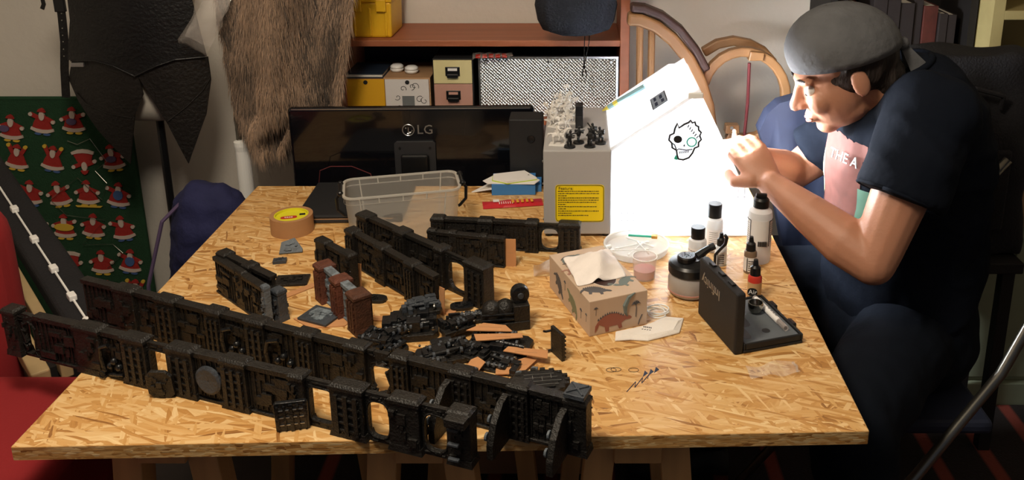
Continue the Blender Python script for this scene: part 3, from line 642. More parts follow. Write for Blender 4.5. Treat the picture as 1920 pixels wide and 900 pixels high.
for mname, cnt, seed, ln in (('fur', 17000, 1, .05), ('fur_tan', 13000, 2, .04), ('fur_dark', 13000, 3, .065)):
    rs = random.Random(seed); mb = MB()
    for _ in range(cnt):
        fi, fj = rs.uniform(0, nU - .01), rs.uniform(0, nV - .01); i, j = int(fi), int(fj); u, v = fi / nU, fj / nV
        dk = math.sin(u * 9 + .8) + .5 * noise.noise(Vector((u * 5, v * 4, 3)))
        if mname == 'fur_dark' and dk < .25 and rs.random() < .85: continue  # dark strands gather in the fold hollows: dark streaks plus painted shade
        if mname == 'fur_tan' and dk > .0 and rs.random() < .8: continue
        p = grid[j * W1 + i].lerp(grid[(j + 1) * W1 + i + 1], .5) + Vector((rs.uniform(-.006, .006), -.001, rs.uniform(-.006, .006)))
        L = ln * rs.uniform(.5, 1.1); sl = rs.uniform(-.25, .25) + (.25 if mname == 'fur_dark' and u < .8 else 0) * .6; out = -rs.uniform(.004, .016)
        d = Vector((sl * L, out, -L)); wd = rs.uniform(.0004, .0009); q = p + d * .5 + Vector((0, -.004, .004))
        k = len(mb.v); mb.v += [p + Vector((-wd, 0, 0)), p + Vector((wd, 0, 0)), q + Vector((wd * .8, 0, 0)), q + Vector((-wd * .8, 0, 0)), p + d]; mb.f += [[k, k + 1, k + 2, k + 3], [k + 3, k + 2, k + 4]]
    h = mb.build('hair', mname, t, smooth=True); h['kind'] = 'stuff'
zt = grid[0].z
MB().tube([(-.15, .01, zt - .01), (-.15, .012, 1.64), (-.15, .06, 1.645), (-.15, .075, 1.62)], .003, 6).build('hook', 'steel', t)
MB().tube([(.1, .01, zt - .01), (.1, .012, 1.64), (.1, .06, 1.645), (.1, .075, 1.62)], .003, 6).build('hook', 'steel', t)
# blue bag on the floor
a = at(388, 345, 2.1)
t = thing('blue_bag', 'slumped dark blue fabric bag standing behind the table corner', 'bag', (a.x, 2.105, 0))
mb = MB(); zt = a.z
mb.loft([((0, 0, 0.0), (.09, 0, 0), (0, .06, 0)), ((0, 0, .15), (.12, 0, 0), (0, .075, 0)), ((.0, 0, .35), (.14, 0, 0), (0, .075, 0)), ((0.0, 0, zt - .12), (.115, 0, 0), (0, .07, 0)), ((0.0, 0, zt - .04), (.09, 0, 0), (0, .06, 0)), ((.0, 0, zt), (.045, 0, 0), (0, .025, 0))], 24)
remeshed(mb, 'sack', 'blue_fabric', t, .012, 4, lambda p, n: .014 * noise.noise(p * 14) + .006 * noise.noise(p * 40))
MB().tube([(-.05, -.02, zt - .03), (-.10, -.06, zt - .08), (-.15, -.075, zt - .25), (-.17, -.06, zt - .4)], .005, 6).build('strap', 'felt_purple', t)
# ------------------------------------------------------------------ red armchair, padded bench with bead cord at the left
t = thing('red_armchair', 'plain red upholstered armchair beside the table corner', 'armchair', (-1.18, 1.18, 0))
def cushion(c, d, bev, name, m, sub=2):
    o = MB().box(c, d).build(name, m, t, bev, seg=5); autosmooth(o, 80); return o
cushion((-.03, -.12, .57), (.82, .62, .19), .05, 'seat', 'red_fabric'); cushion((-.04, -.08, .30), (.76, .60, .36), .03, 'base', 'red_fabric')
o = cushion((-.19, .27, .62), (.66, .17, .64), .075, 'backrest', 'red_fabric')
for x in (-.3, .3):
    for y in (-.28, .28): MB().lathe([(.018, 0), (.025, .13)], 12, (x, y, 0)).build('leg', 'dark_case', t)
p0, p1 = at(-60, 262, 2.22), at(182, 632, 1.42)
d = Vector((p1.x - p0.x, p1.y - p0.y, 0)); L = d.length; th = math.atan2(d.y, d.x); zz = p1.z
t = thing('padded_bench', 'black padded bench with pale wooden side rails', 'bench', (p0.x, p0.y, 0), th); dz = p0.z - p1.z
def sl(x): return p0.z + (p1.z - p0.z) * x / L
mb = MB(); vs = []
for x in (0, L):
    for y, z in ((-.03, -.05), (.045, -.05), (.045, 0), (-.03, 0)): vs.append((x, y, sl(x) + z))
mb.add(vs, [(0, 1, 2, 3), (7, 6, 5, 4), (0, 4, 5, 1), (1, 5, 6, 2), (2, 6, 7, 3), (3, 7, 4, 0)]); mb.build('pad', 'black_fabric', t, .012, seg=3)
for y0, y1, dz2 in ((-.065, -.045, .015), (-.11, -.08, .03)):
    mb = MB(); vs = []
    for x in (0, L):
        for y, z in ((y0, -.06), (y1, -.06), (y1, -dz2), (y0, -dz2)): vs.append((x, y, sl(x) + z))
    mb.add(vs, [(0, 1, 2, 3), (7, 6, 5, 4), (0, 4, 5, 1), (1, 5, 6, 2), (2, 6, 7, 3), (3, 7, 4, 0)]); mb.build('rail', 'beige_wood', t, .003)
for x in (.05, L - .05):
    mb = MB(); mb.b2((x - .02, -.11, sl(x) - .09), (x + .02, .045, sl(x) - .05)); mb.build('crossbar', 'dark_case', t)
    for y in (-.09, .025): MB().b2((x - .018, y - .018, 0), (x + .018, y + .018, sl(x) - .09)).build('leg', 'dark_case', t)
c = thing('bead_cord', 'thin white cord threaded with square white beads on the black bench', 'cord', (p0.x, p0.y, 0), th)
MB().tube([(x * L, -.0 - .0 * x, sl(x * L) + .004) for x in (0.05, .3, .6, 1.0)], .0022, 6).build('cord', 'white_plastic', c)
for px, py in ((28, 396), (64, 449), (100, 500), (134, 553), (166, 603)):
    best = min((abs(at(px, py, p0.y + d.y * k / 200).x - (p0.x + d.x * k / 200)), k) for k in range(201))[1] / 200 * L
    MB().box((best, 0, sl(best) + .006), (.024, .014, .012)).build('bead', 'white_plastic', c, .002)
# ------------------------------------------------------------------ right background
def bx(name, label, cat, lo, hi, m): return tag(MB().b2(lo, hi).build(name, m, None, .004), label, cat)
BY = 2.38
t = thing('bookcase', 'dark bookcase filled with dim red and black books', 'bookcase', (at(1700, 60, BY).x, BY, 0)); x0 = at(1556, 20, BY).x - t.location.x; x1 = at(1853, 100, 2.3).x - .006 - t.location.x
MB().b2((x0, 0, 0), (x0 + .02, .21, 1.9)).build('side_panel', 'dark_case', t); MB().b2((x1 - .02, 0, 0), (x1, .21, 1.9)).build('side_panel', 'dark_case', t)
MB().b2((x0 + .02, .20, 0), (x1 - .02, .21, 1.9)).build('back_panel', 'dark_case', t)
SZ = [.06, .47, .88, 1.30, 1.70]
for z in SZ: MB().b2((x0 + .02, 0, z - .02), (x1 - .02, .20, z)).build('shelf_board', 'dark_case', t)
bl0 = (('tall dark red book in the dark bookcase', 'spine_red'), ('black spined book in the dark bookcase', 'spine_dark'))
for z, h in ((.88, .3), (1.30, .28)):
    x = t.location.x + x0 + .024
    while x < t.location.x + x1 - .06:
        wd = rnd.uniform(.022, .042); lb, mm = bl0[0 if rnd.random() < .35 else 1]; hh = h * rnd.uniform(.7, 1)
        b = thing('shelved_book', lb, 'book', (x + wd / 2, BY + .02 + rnd.uniform(0, .02), z), 0, 'books in the dark bookcase: ' + mm)
        MB().b2((-wd / 2, 0, 0), (wd / 2, .004, hh)).b2((-wd / 2, .004, 0), (-wd / 2 + .002, .14, hh)).b2((wd / 2 - .002, .004, 0), (wd / 2, .14, hh)).build('cover', mm, b, .001)
        MB().b2((-wd / 2 + .002, .004, .003), (wd / 2 - .002, .137, hh - .003)).build('pages', 'off_white', b)
        x += wd + .002
# cream cupboard
a = at(1853, 100, 2.3)
t = thing('cream_cupboard', 'open cream painted wooden cupboard at the dim end of the room', 'cupboard', (a.x + .32, 2.3, 0)); 
MB().b2((-.32, 0, 0), (-.29, .29, 1.9)).build('side_panel', 'cream_wood', t); MB().b2((.29, 0, 0), (.32, .29, 1.9)).build('side_panel', 'cream_wood', t)
MB().b2((-.29, .28, 0), (.29, .29, 1.9)).build('back_panel', 'cream_wood', t)
zz = [at(1900, 250, 2.3).z, at(1900, 20, 2.3).z, .06, .4, 1.5, 1.88]
for z in zz: MB().b2((-.29, 0, z - .025), (.29, .28, z)).build('shelf_board', 'cream_wood', t, .002)
# low pale cabinet with things on it
t = thing('low_cabinet', 'low pale green cabinet behind the folding chair', 'cabinet', (1.18, 2.19, 0.0))
MB().b2((-.40, 0.0, 0), (.40, .10, .075)).build('plinth', 'pale_green', t, .002)
MB().b2((-.40, .02, .075), (.40, .105, .56)).build('body', 'pale_green', t, .003)
MB().b2((.02, .012, .09), (.39, .02, .55)).build('door', 'pale_green', t, .002); MB().b2((-.39, .012, .09), (.01, .02, .55)).build('door', 'pale_green', t, .002)
carton('cardboard_box', 'brown taped cardboard box on the low pale cabinet', (at(1925, 320, 2.2).x + .02, 2.235, .56), (.20, .085, at(1890, 278, 2.2).z - .565), 0, 'kraft')
def softbag(name, label, lo, hi, m, parts=True, seed=1):
    c = [(a + b) / 2 for a, b in zip(lo, hi)]; d = [b - a for a, b in zip(lo, hi)]
    t = thing(name, label, 'bag', (c[0], c[1], lo[2])); mb = MB(); mb.box((0, 0, d[2] / 2), (d[0] * .96, d[1] * .9, d[2]), taper=(.86, .8))
    remeshed(mb, 'body', m, t, .012, 14, lambda p, n: .012 * noise.noise(p * 11 + Vector((seed, 0, 0))))
    MB().tube([(-d[0] * .2, -d[1] * .42, d[2] * .75), (-d[0] * .19, -d[1] * .52, d[2] * .82), (0, -d[1] * .58, d[2] * .86), (d[0] * .19, -d[1] * .52, d[2] * .82), (d[0] * .2, -d[1] * .42, d[2] * .75)], .006, 8).build('handle', m, t)
    MB().box((0, -d[1] * .46, d[2] * .35), (d[0] * .6, .02, d[2] * .4)).build('pocket', m, t, .006)
    return t
z1 = at(1800, 98, 2.26).z
t = thing('side_stool', 'dark stool under the black travel bag', 'stool', (.97, 2.26, 0)); MB().b2((-.17, -.11, .53), (.17, .1, .56)).build('seat', 'dark_case', t, .004)
t.location = (.93, 2.085, 0)
for x in (-.14, .14):
    for y in (-.085, .075): MB().b2((x - .015, y - .015, .012), (x + .015, y + .015, .53)).build('leg', 'dark_case', t)
softbag('travel_bag', 'large black travel bag standing behind the seated person', (.74, 2.0, .56), (1.12, 2.17, at(1800, 97, 2.06).z), 'black_fabric', seed=3)
b = softbag('shoulder_bag', 'small black bag with a white tag in the cream cupboard', (at(1893, 200, 2.32).x, 2.305, zz[0]), (at(1893, 200, 2.32).x + .2, 2.50, at(1900, 115, 2.32).z), 'black_fabric', seed=6)
MB().box((-.045, -.10, .135), (.03, .003, .02)).build('tag', 'white_paper', b)
# dark padded chair behind the person's far arm
t = thing('padded_chair', 'navy padded chair standing between booth and person', 'chair', (.57, 2.16, 0))
q = [at(1424, 246, 2.10), at(1440, 214, 2.10), at(1462, 194, 2.10), at(1500, 182, 2.10), at(1590, 190, 2.10), at(1600, 480, 2.10), at(1470, 480, 2.10), at(1440, 300, 2.10)]
mb = plate([(p.x - .57, p.z) for p in q], lambda x, z: -.06 + .012 * math.sin(x * 50) * (1 if z < .8 else .2), .05, 4); autosmooth(mb.build('backrest', 'chair_blue', t), 60)
MB().box((.0, .08, .43), (.34, .26, .06)).build('seat', 'chair_blue', t, .015)
for x in (-.14, .14):
    MB().b2((x - .012, -.05, 0.0), (x + .012, -.026, .60)).build('leg', 'plastic_black', t); MB().b2((x - .012, .17, 0.0), (x + .012, .194, .40)).build('leg', 'plastic_black', t)
# bentwood chair frame
WYY = 2.28
t = thing('bentwood_frame', 'curved bentwood chair frame with a dark padded rim behind the booth', 'chair', (at(1255, 100, WYY).x, WYY, 0)); o0 = t.location
def wp(px, py, Y=WYY): p = at(px, py, Y); return Vector((p.x - o0.x, p.y - o0.y, p.z))
big = [(1176, 34), (1200, 36), (1230, 48), (1260, 72), (1290, 108), (1312, 150), (1326, 195), (1332, 240), (1330, 300), (1318, 370)]
ribbon([wp(*q) for q in big], .045, .034, (0, 1, 0)).build('curved_arm', 'bent_wood', t, .008, seg=3)
pad = [(1182, 13), (1208, 15), (1240, 28), (1274, 54), (1304, 92), (1324, 130)]
ribbon([wp(*q) - Vector((0, 0, 0)) for q in pad], .05, .022, (0, 1, 0)).build('arm_pad', 'dark_pad', t, .007, seg=3)
for px, y0, y1 in ((1200, 40, 150), (1222, 52, 110)):
    a, b = wp(px, y0), wp(px + 3, y1); b.z = .05; MB().tube([a, (a + b) / 2 + Vector((0, .003, 0)), b], [.010, .008, .010], 10).build('spindle', 'bent_wood', t)
h2 = [(1318, 98), (1345, 82), (1375, 76), (1405, 82), (1430, 95), (1450, 118)]
ribbon([wp(*q, 2.38) for q in h2], .03, .026, (0, 1, 0)).build('back_hoop', 'bent_wood', t, .005)
cx, cy, rx, ry = 1395, 178, 78, 82
hp = [(cx + rx * math.cos(R(a)), cy + ry * math.sin(R(a))) for a in range(-165, 125, 14)]
ribbon([wp(*q, 2.30) for q in hp], .03, .026, (0, 1, 0)).build('front_hoop', 'bent_wood', t, .005)
MB().prism([(-.02, -.012), (.02, -.012), (.022, .010), (-.016, .014)], -.016, .016, frame(wp(1416, 104, 2.29), (1, 0, 0), (0, 0, 1), (0, -1, 0))).build('joint_block', 'bent_wood', t, .003)
for px, py in ((1372, 240), (1402, 268)): 
    bo = MB().prism([(-.02, -.012), (.02, -.012), (.018, .012), (-.018, .012)], -.016, .016, frame(wp(px, py, 2.29), (1, 0, 0), (0, 0, 1), (0, -1, 0))).build('joint_block', 'bent_wood', t, .003)
    MB().lathe([(.005, 0), (.004, .003)], 10, m=frame(wp(px, py, 2.27), (1, 0, 0), (0, 0, 1), (0, -1, 0))).build('bolt', 'silver', bo)
for q in ((1322, 330), (1440, 235), (1372, 252)):
    a = wp(*q, 2.31); MB().tube([a, Vector((a.x, a.y, 0))], .013, 10).build('leg', 'bent_wood', t)
a, b = wp(1405, 118, 2.28) + o0, wp(1395, 262, 2.28) + o0
tag(MB().tube([a, (a + b) / 2 + Vector((.003, 0, 0)), b], .0045, 8).build('hanging_cord', 'red_cord', None), 'dark red cord hanging inside the bentwood hoop', 'cord')
# folding chair
t = thing('folding_chair', 'metal folding chair with a dark blue backrest under the seated person', 'chair', (.98, 1.78, 0)); o0 = t.location
def fp(px, py, Y): return at(px, py, Y) - o0
a = fp(1960, 555, 1.50); k = fp(1877, 700, 1.50); b = fp(1717, 893, 1.44); fl = tab(1665, 960, .012) - o0
ft = Vector((b.x + (b.x - k.x) * ((b.z + o0.z - .022) / (k.z - b.z)), b.y + (b.y - k.y) * 1.0, .022))
for yo in (0, .40):
    o = Vector((0, yo, 0)); top = Vector((a.x + .10, a.y, .86))
    MB().tube([top + o, a + o, k + o, b + o, ft + o], .0105, 12).build('front_leg_tube', 'steel', t, smooth=True)
    r0 = Vector((b.x + .06, b.y + .0, k.z - .02)); r1 = Vector((k.x + .17, k.y, .022))
    MB().tube([Vector((ft.x + .12, ft.y + .02, .40)) + o, Vector((ft.x + .40, ft.y + .02, .022)) + o], .0095, 12).build('rear_leg_tube', 'steel', t, smooth=True)
bt = Vector((a.x + .05, a.y, .86))
mb = ribbon([Vector((.062, -.28 + .0, .80)), Vector((.085, -.14, .80)), Vector((.09, 0.0, .80)), Vector((.085, .10, .80))], .30, .022, (0, 0, 1)); mb.build('backrest', 'chair_blue', t, .006)
ribbon([Vector((.060, -.285, .953)), Vector((.083, -.14, .953)), Vector((.088, 0.0, .953)), Vector((.083, .105, .953))], .010, .026, (0, 0, 1)).build('top_rail', 'steel', t, .003)
MB().box((-.26, -.06, .415), (.24, .38, .03)).build('seat', 'chair_blue', t, .01)
tag(MB().prism([(0, 0), (.03, .006), (.045, -.006), (.02, -.012)], .0125, .0145, Matrix.Translation(tab(1895, 755, 0))).build('paper_scrap', 'white_paper', None), 'small white paper scrap on the striped rug', 'scrap')
# ------------------------------------------------------------------ model scenery walls
def s_of(px, A, B):
    c, s = math.cos(PITCH), math.sin(PITCH); d = B - A; h = CZ - A.z; k = px - PX
    t_ = (k * (A.y * c + h * s) - A.x * FPX) / (d.x * FPX - k * d.y * c)
    return t_ * d.length
def ring_panel(x0, x1, H, th, inner):
    cx, cz = (x0 + x1) / 2, H / 2; n = len(inner); mb = MB(); outer = []
    hw, hh = (x1 - x0) / 2, H / 2
    for x, z in inner:
        dx, dz = x - cx, z - cz; k = min(hw / abs(dx) if abs(dx) > 1e-6 else 9e9, hh / abs(dz) if abs(dz) > 1e-6 else 9e9); outer.append((cx + dx * k, cz + dz * k))
    # make sure corners exist
    for sx_ in (-1, 1):
        for sz_ in (-1, 1):
            c = (cx + sx_ * hw, cz + sz_ * hh); i = min(range(n), key=lambda q: (outer[q][0] - c[0]) ** 2 + (outer[q][1] - c[1]) ** 2); outer[i] = c
    vs = [(x, -th / 2, z) for x, z in outer] + [(x, -th / 2, z) for x, z in inner] + [(x, th / 2, z) for x, z in outer] + [(x, th / 2, z) for x, z in inner]; fs = []
    for i in range(n):
        j = (i + 1) % n; fs += [(i, j, n + j, n + i), (2 * n + j, 2 * n + i, 3 * n + i, 3 * n + j), (n + i, n + j, 3 * n + j, 3 * n + i), (i, 2 * n + i, 2 * n + j, j)]
    return mb.add(vs, fs)
def superell(cx, cz, rx, rz, p, n=32):
    out = []
    for i in range(n):
        a = 2 * math.pi * (i + .5) / n; c, s = math.cos(a), math.sin(a)
        out.append((cx + rx * math.copysign(abs(c) ** (2 / p), c), cz + rz * math.copysign(abs(s) ** (2 / p), s)))
    return out
def relief(mb, rs, x0, x1, z0, z1, y, n, d=.004):
    w_, h_ = x1 - x0, z1 - z0
    for _ in range(n):
        w, h = rs.uniform(.08, .35) * w_, rs.uniform(.06, .3) * h_; x, z = rs.uniform(x0, x1 - w), rs.uniform(z0, z1 - h); dd = rs.uniform(.3, 1) * d
        mb.b2((x, y - dd if y < 0 else y, z), (x + w, y if y < 0 else y + dd, z + h))
    for _ in range(n):
        x, z = rs.uniform(x0, x1), rs.uniform(z0, z1); mb.sphere((x, y, z), .0014, 6, 4)
def make_pillar(t, x, w, H, dep, rs, m='black_primer', ribs=True, big=1.0):
    p = MB().b2((x - w / 2, -dep / 2, .004), (x + w / 2, dep / 2, H)).build('pillar', m, t, .0012)
    MB().box((x, 0, .005), (w * 1.14, dep * 1.14, .010), taper=(.92, .92)).build('plinth', m, p)
    mb = MB(); mb.box((x, 0, H - .002), (w * 1.06, dep * 1.14, .006)); mb.box((x, 0, H + .0025), (w * 1.06, dep * 1.14, .004), taper=(.8, .72)); mb.build('cap', m, p, .0008)
    if ribs:
        mb = MB()
        for side in (-1, 1):
            y = side * (dep / 2)
            for k in range(3): xx = x + (k - 1) * w * .30; mb.box((xx, y + side * .0015, H * .47), (w * .13, .004, H * .78))
            for k in range(5): mb.box((x, y + side * .0008, H * (.16 + k * .155)), (w * .8, .0032, .0028))
        mb.build('grille', m, p)
    else:
        mb = MB(); relief(mb, rs, x - w / 2, x + w / 2, .01, H - .01, -dep / 2, 7, .005); relief(mb, rs, x - w / 2, x + w / 2, .01, H - .01, dep / 2, 4, .004); mb.build('fittings', m, p)
    return p
def make_panel(t, kind, x0, x1, H, th, rs, m='black_primer', gm=None):
    w = x1 - x0; cx = (x0 + x1) / 2; gm = gm or m
    if kind in 'rob':
        if kind == 'r': inner = superell(cx, H * .50, w * .40, H * .36, 7)
        elif kind == 'o': inner = superell(cx, H * .48, w * .38, H * .38, 3)
        else:
            inner = superell(cx, H * .46, w * .32, H * .34, 4); inner = [(x + rs.uniform(-.12, .12) * w, z + rs.uniform(-.07, .07) * H) for x, z in inner]
        p = ring_panel(x0, x1, H, th, inner).build('doorway_panel', m, t)
        mb = MB(); mb.tube([Vector((x, -th / 2, z)) for x, z in inner + inner[:1]], .0018, 6); relief(mb, rs, x0, x1, H * .86, H * .97, -th / 2, 4, .003); relief(mb, rs, x0, x1, .002, H * .10, -th / 2, 3, .003); mb.build('rim', m, p)
        return p
    p = MB().b2((x0, -th / 2, 0), (x1, th / 2, H)).build('panel', m, t)
    mb = MB(); mb.b2((x0, -th / 2 - .004, H * .93), (x1, th / 2 + .004, H + .003)); mb.b2((x0, -th / 2 - .004, 0), (x1, th / 2 + .004, H * .06)); mb.build('rail', m, p, .0008)
    mb = MB(); relief(mb, rs, x0 + .002, x1 - .002, H * .08, H * .9, -th / 2, 11, .005); relief(mb, rs, x0 + .002, x1 - .002, H * .08, H * .9, th / 2, 8, .004)
    for k in range(max(2, int(w / .009))): mb.box((x0 + (k + .5) * w / max(2, int(w / .009)), -th / 2 - .0005, H * .5), (.0016, .0025, H * .8))
    mb.build('fittings', gm, p)
    if kind == 'f':
        mb = MB(); mb.lathe([(H * .30, 0), (H * .30, .004), (H * .25, .006), (.001, .004)], 20, m=frame((cx, -th / 2 - .002, H * .5), (1, 0, 0), (0, 0, 1), (0, -1, 0)), cap1=False)
        mb.v = [Vector((cx + (v.x - cx) * min(1, w * .42 / (H * .30)), v.y, v.z)) for v in mb.v]; mb.build('round_vent', 'dark_grey_paint', p)
    if kind == 'q':
        mb = MB(); z = H * .55
        mb.tube([(x0 + w * .1, -th / 2 - .006, H * .15), (x0 + w * .1, -th / 2 - .010, H * .5), (x0 + w * .2, -th / 2 - .012, H * .75), (x0 + w * .5, -th / 2 - .010, H * .82)], .0032, 8)
        for k in range(3): mb.sphere((x0 + w * (.35 + k * .18), -th / 2 - .004, H * (.3 + .12 * (k % 2))), .006, 10, 8)
        mb.tube([(x0 + w * .3, -th / 2 - .005, H * .1), (x0 + w * .9, -th / 2 - .006, H * .16)], .003, 8); mb.tube([Vector((x0 + w * .1, -th / 2 - .012, H * .12)) + Vector((.006 * math.cos(a), 0, .006 * math.sin(a))) for a in [i * .6 for i in range(11)]], .001, 6)
        mb.build('pipework', 'black_gloss', p)
    return p
def terrain(label, A, B, H, segs, seed, m='black_primer', th=.007, dep=.022, name='scenery_wall', group='black model scenery walls', px=True, z=0.0, gm=None):
    A, B = Vector(A), Vector(B); d = B - A; L = d.length
    t = thing(name, label, 'scenery wall', (A.x, A.y, A.z + z), math.atan2(d.y, d.x), group); rs = random.Random(seed)
    for sg in segs:
        k, a, b = sg[0], sg[1], sg[2]; mm = sg[3] if len(sg) > 3 else m
        x0, x1 = (s_of(a, A, B), s_of(b, A, B)) if px else (a * L, b * L)
        if k == 'P': make_pillar(t, (x0 + x1) / 2, x1 - x0, H * 1.03, dep, rs, mm)
        elif k == 'G': make_pillar(t, (x0 + x1) / 2, x1 - x0, H * 1.03, dep, rs, mm, ribs=False)
        else: make_panel(t, k, x0, x1, H, th, rs, mm, gm)
    return t
# long wall across the table corner
A1, B1 = tab(31, 658), tab(886, 869)
H1 = .077
seg = [('G', 28, 52), ('b', 50, 84), ('p', 82, 166), ('G', 160, 206), ('q', 204, 248), ('P', 246, 290), ('r', 288, 334), ('P', 330, 378), ('f', 376, 432), ('P', 430, 476), ('p', 474, 562), ('G', 556, 584), ('r', 582, 636), ('P', 632, 692), ('o', 688, 744), ('G', 740, 796), ('o', 792, 852), ('G', 848, 890)]
w1 = terrain('longest low black gothic wall with open doorways reaching past the table edge', A1, B1, H1, seg, 11)
for s_, nm in ((864, .9),):
    x = s_of(s_, A1, B1); mb = MB()
    for k in range(3): mb.box((x, -.019, H1 * (.2 + .3 * k)), (.016, .006, .004))
    mb.build('rung', 'dark_grey_paint', w1, .001); MB().box((x + .006, -.012, H1 * .98), (.03, .03, .012)).build('bracket', 'black_primer', w1, .001)
# second long wall
A2, B2 = tab(178, 602), tab(1092, 847)
H2 = .080
seg = [('p', 170, 240), ('G', 232, 268), ('p', 266, 312), ('P', 308, 345), ('p', 343, 404), ('P', 400, 430), ('q', 428, 478), ('P', 474, 510), ('q', 508, 572), ('P', 568, 600), ('p', 598, 664), ('G', 658, 696), ('b', 694, 744), ('P', 742, 775), ('p', 773, 856), ('P', 852, 892), ('p', 890, 962), ('P', 958, 996), ('p', 994, 1066), ('G', 1062, 1104)]
w2 = terrain('tall black gothic wall with corner buttresses, running behind the longest wall', A2, B2, H2, seg, 23)
for s_ in (866, 972, 1080):
    x = s_of(s_, A2, B2)
    b = MB().prism([(-.0, .0), (-.052, .0), (-.052, H2 * .28), (-.040, H2 * .62), (-.018, H2 * .86), (0, H2 * .9)], -.005, .005, frame((x - .012, -.012, 0), (0, 1, 0), (0, 0, 1), (1, 0, 0))).build('buttress', 'black_primer', w2, .001)
    mb = MB()
    for z, y in ((H2 * .40, -.052), (H2 * .66, -.042)): mb.lathe([(.006, 0), (.006, .003), (.004, .004)], 14, m=frame((x - .017, y - .006, z), (0, 1, 0), (0, 0, 1), (-1, 0, 0)))
    mb.build('round_boss', 'grey_paint', b)
mb = MB(); x = s_of(1083, A2, B2); mb.box((x, 0, H2 * 1.03 + .0105), (.030, .030, .007)); 
for a in (45, -45): mb.box((x, 0, H2 * 1.03 + .015), (.034, .003, .003), Matrix.Translation((x, 0, 0)) @ Matrix.Rotation(R(a), 4, 'Z') @ Matrix.Translation((-x, 0, 0)))
mb.build('crossed_cap', 'dark_grey_paint', w2, .001)
# detached doors beside the long wall
def door(label, px, py, w, h, rz, m, lines=False, shape='oct', tilt=8):
    c = tab(px, py); t = thing('scenery_door', label, 'model door', c, 0, 'loose scenery doors', rot=(R(tilt), 0, rz))
    k = .22 * w if shape == 'oct' else .06 * w
    poly = [(-w / 2 + k, 0), (w / 2 - k, 0), (w / 2, k), (w / 2, h - k), (w / 2 - k, h), (-w / 2 + k, h), (-w / 2, h - k), (-w / 2, k)]
    MB().prism(poly, 0, .006, frame((0, 0, 0), (1, 0, 0), (0, 0, 1), (0, -1, 0))).build('leaf', m, t, .0008)
    mb = MB()
    if lines:
        for z in (.25, .5, .75):
            for s in (-1, 1): mb.box((s * w * .24, -.0068, h * z), (w * .36, .0012, .0012))
        mb.build('edge_lines', 'silver', t)
        mb = MB()
        for s in (-.5, -.25, .25, .5): mb.box((s * w * .8, -.007, h / 2), (.003, .003, h * .8))
        mb.box((0, -.007, h * .5), (w * .1, .004, h * .9)); mb.build('slats', m, t)
    else:
        relief(mb, random.Random(px), -w * .38, w * .38, h * .1, h * .9, -.006, 9, .003); mb.build('fittings', m, t)
door('small black eight-sided door leaning outside the longest wall', 309, 742, .040, .050, R(-2), 'black_primer')
door('small black slatted door with pale lines leaning on the longest wall', 551, 802, .046, .052, R(12), 'black_gloss', True, 'rect')
# left group of short walls
terrain('short black wall with stepped top, nearest the tape roll', tab(424, 540), tab(520, 590), .074, [('G', 0, .16), ('p', .16, .5), ('G', .5, .64), ('p', .64, 1.0)], 31, px=False)
terrain('short plain black wall with pale grey edge standing beside the stepped wall', tab(413, 545), tab(508, 611), .070, [('p', .0, .45), ('G', .42, .58), ('p', .58, .96), ('G', .93, 1.0, 'grey_paint')], 32, px=False, dep=.012)
terrain('narrow black wall end with a light grey frame', tab(503, 585), tab(534, 602), .055, [('p', 0, .7), ('G', .6, 1.0, 'dark_grey_paint')], 33, px=False, dep=.018)
# painted brown pillars with grey walls
w3 = terrain('rust brown pillars joined by frosted grey wall sections', tab(608, 556), tab(680, 622), .068, [('P', 0, .17, 'rust_red'), ('p', .16, .46, 'grey_drybrush'), ('P', .44, .61, 'rust_red'), ('p', .60, .88, 'grey_drybrush'), ('P', .86, 1.06, 'rust_paint')], 34, px=False, dep=.030, group='painted scenery walls', gm='grey_drybrush')
terrain('short black wall behind the rust brown pillars', tab(604, 520), tab(668, 556), .080, [('G', 0, .3), ('p', .28, .75), ('G', .72, 1.0)], 35, px=False, dep=.018)
# pair of walls in the middle
terrain('black wall in front of its parallel twin, braced by tan card', tab(660, 492), tab(822, 588), .072, [('P', 0, .10), ('p', .1, .38), ('G', .36, .46), ('p', .46, .72), ('P', .70, .80), ('p', .8, 1.0)], 36, px=False, dep=.022)
terrain('black wall with an arched opening near its free end', tab(682, 466), tab(918, 578), .078, [('P', 0, .09), ('p', .09, .34), ('P', .32, .40), ('p', .4, .66), ('G', .64, .70), ('o', .70, .88), ('P', .86, 1.0)], 37, px=False, dep=.026)
# pair in front of the booth
terrain('black wall section in front of the booth, tan card at its end', tab(805, 484), tab(948, 500), .060, [('G', 0, .12), ('p', .12, .3), ('G', .28, .38), ('p', .38, .7), ('G', .68, .78), ('p', .78, 1.0)], 38, px=False, dep=.012, gm='black_primer')
terrain('black wall with a round doorway standing behind the booth-side section', tab(812, 460), tab(1088, 474), .062, [('P', 0, .09), ('p', .09, .34), ('P', .32, .42), ('p', .42, .66), ('P', .64, .72), ('o', .72, .88), ('P', .86, 1.0)], 39, px=False, dep=.022)
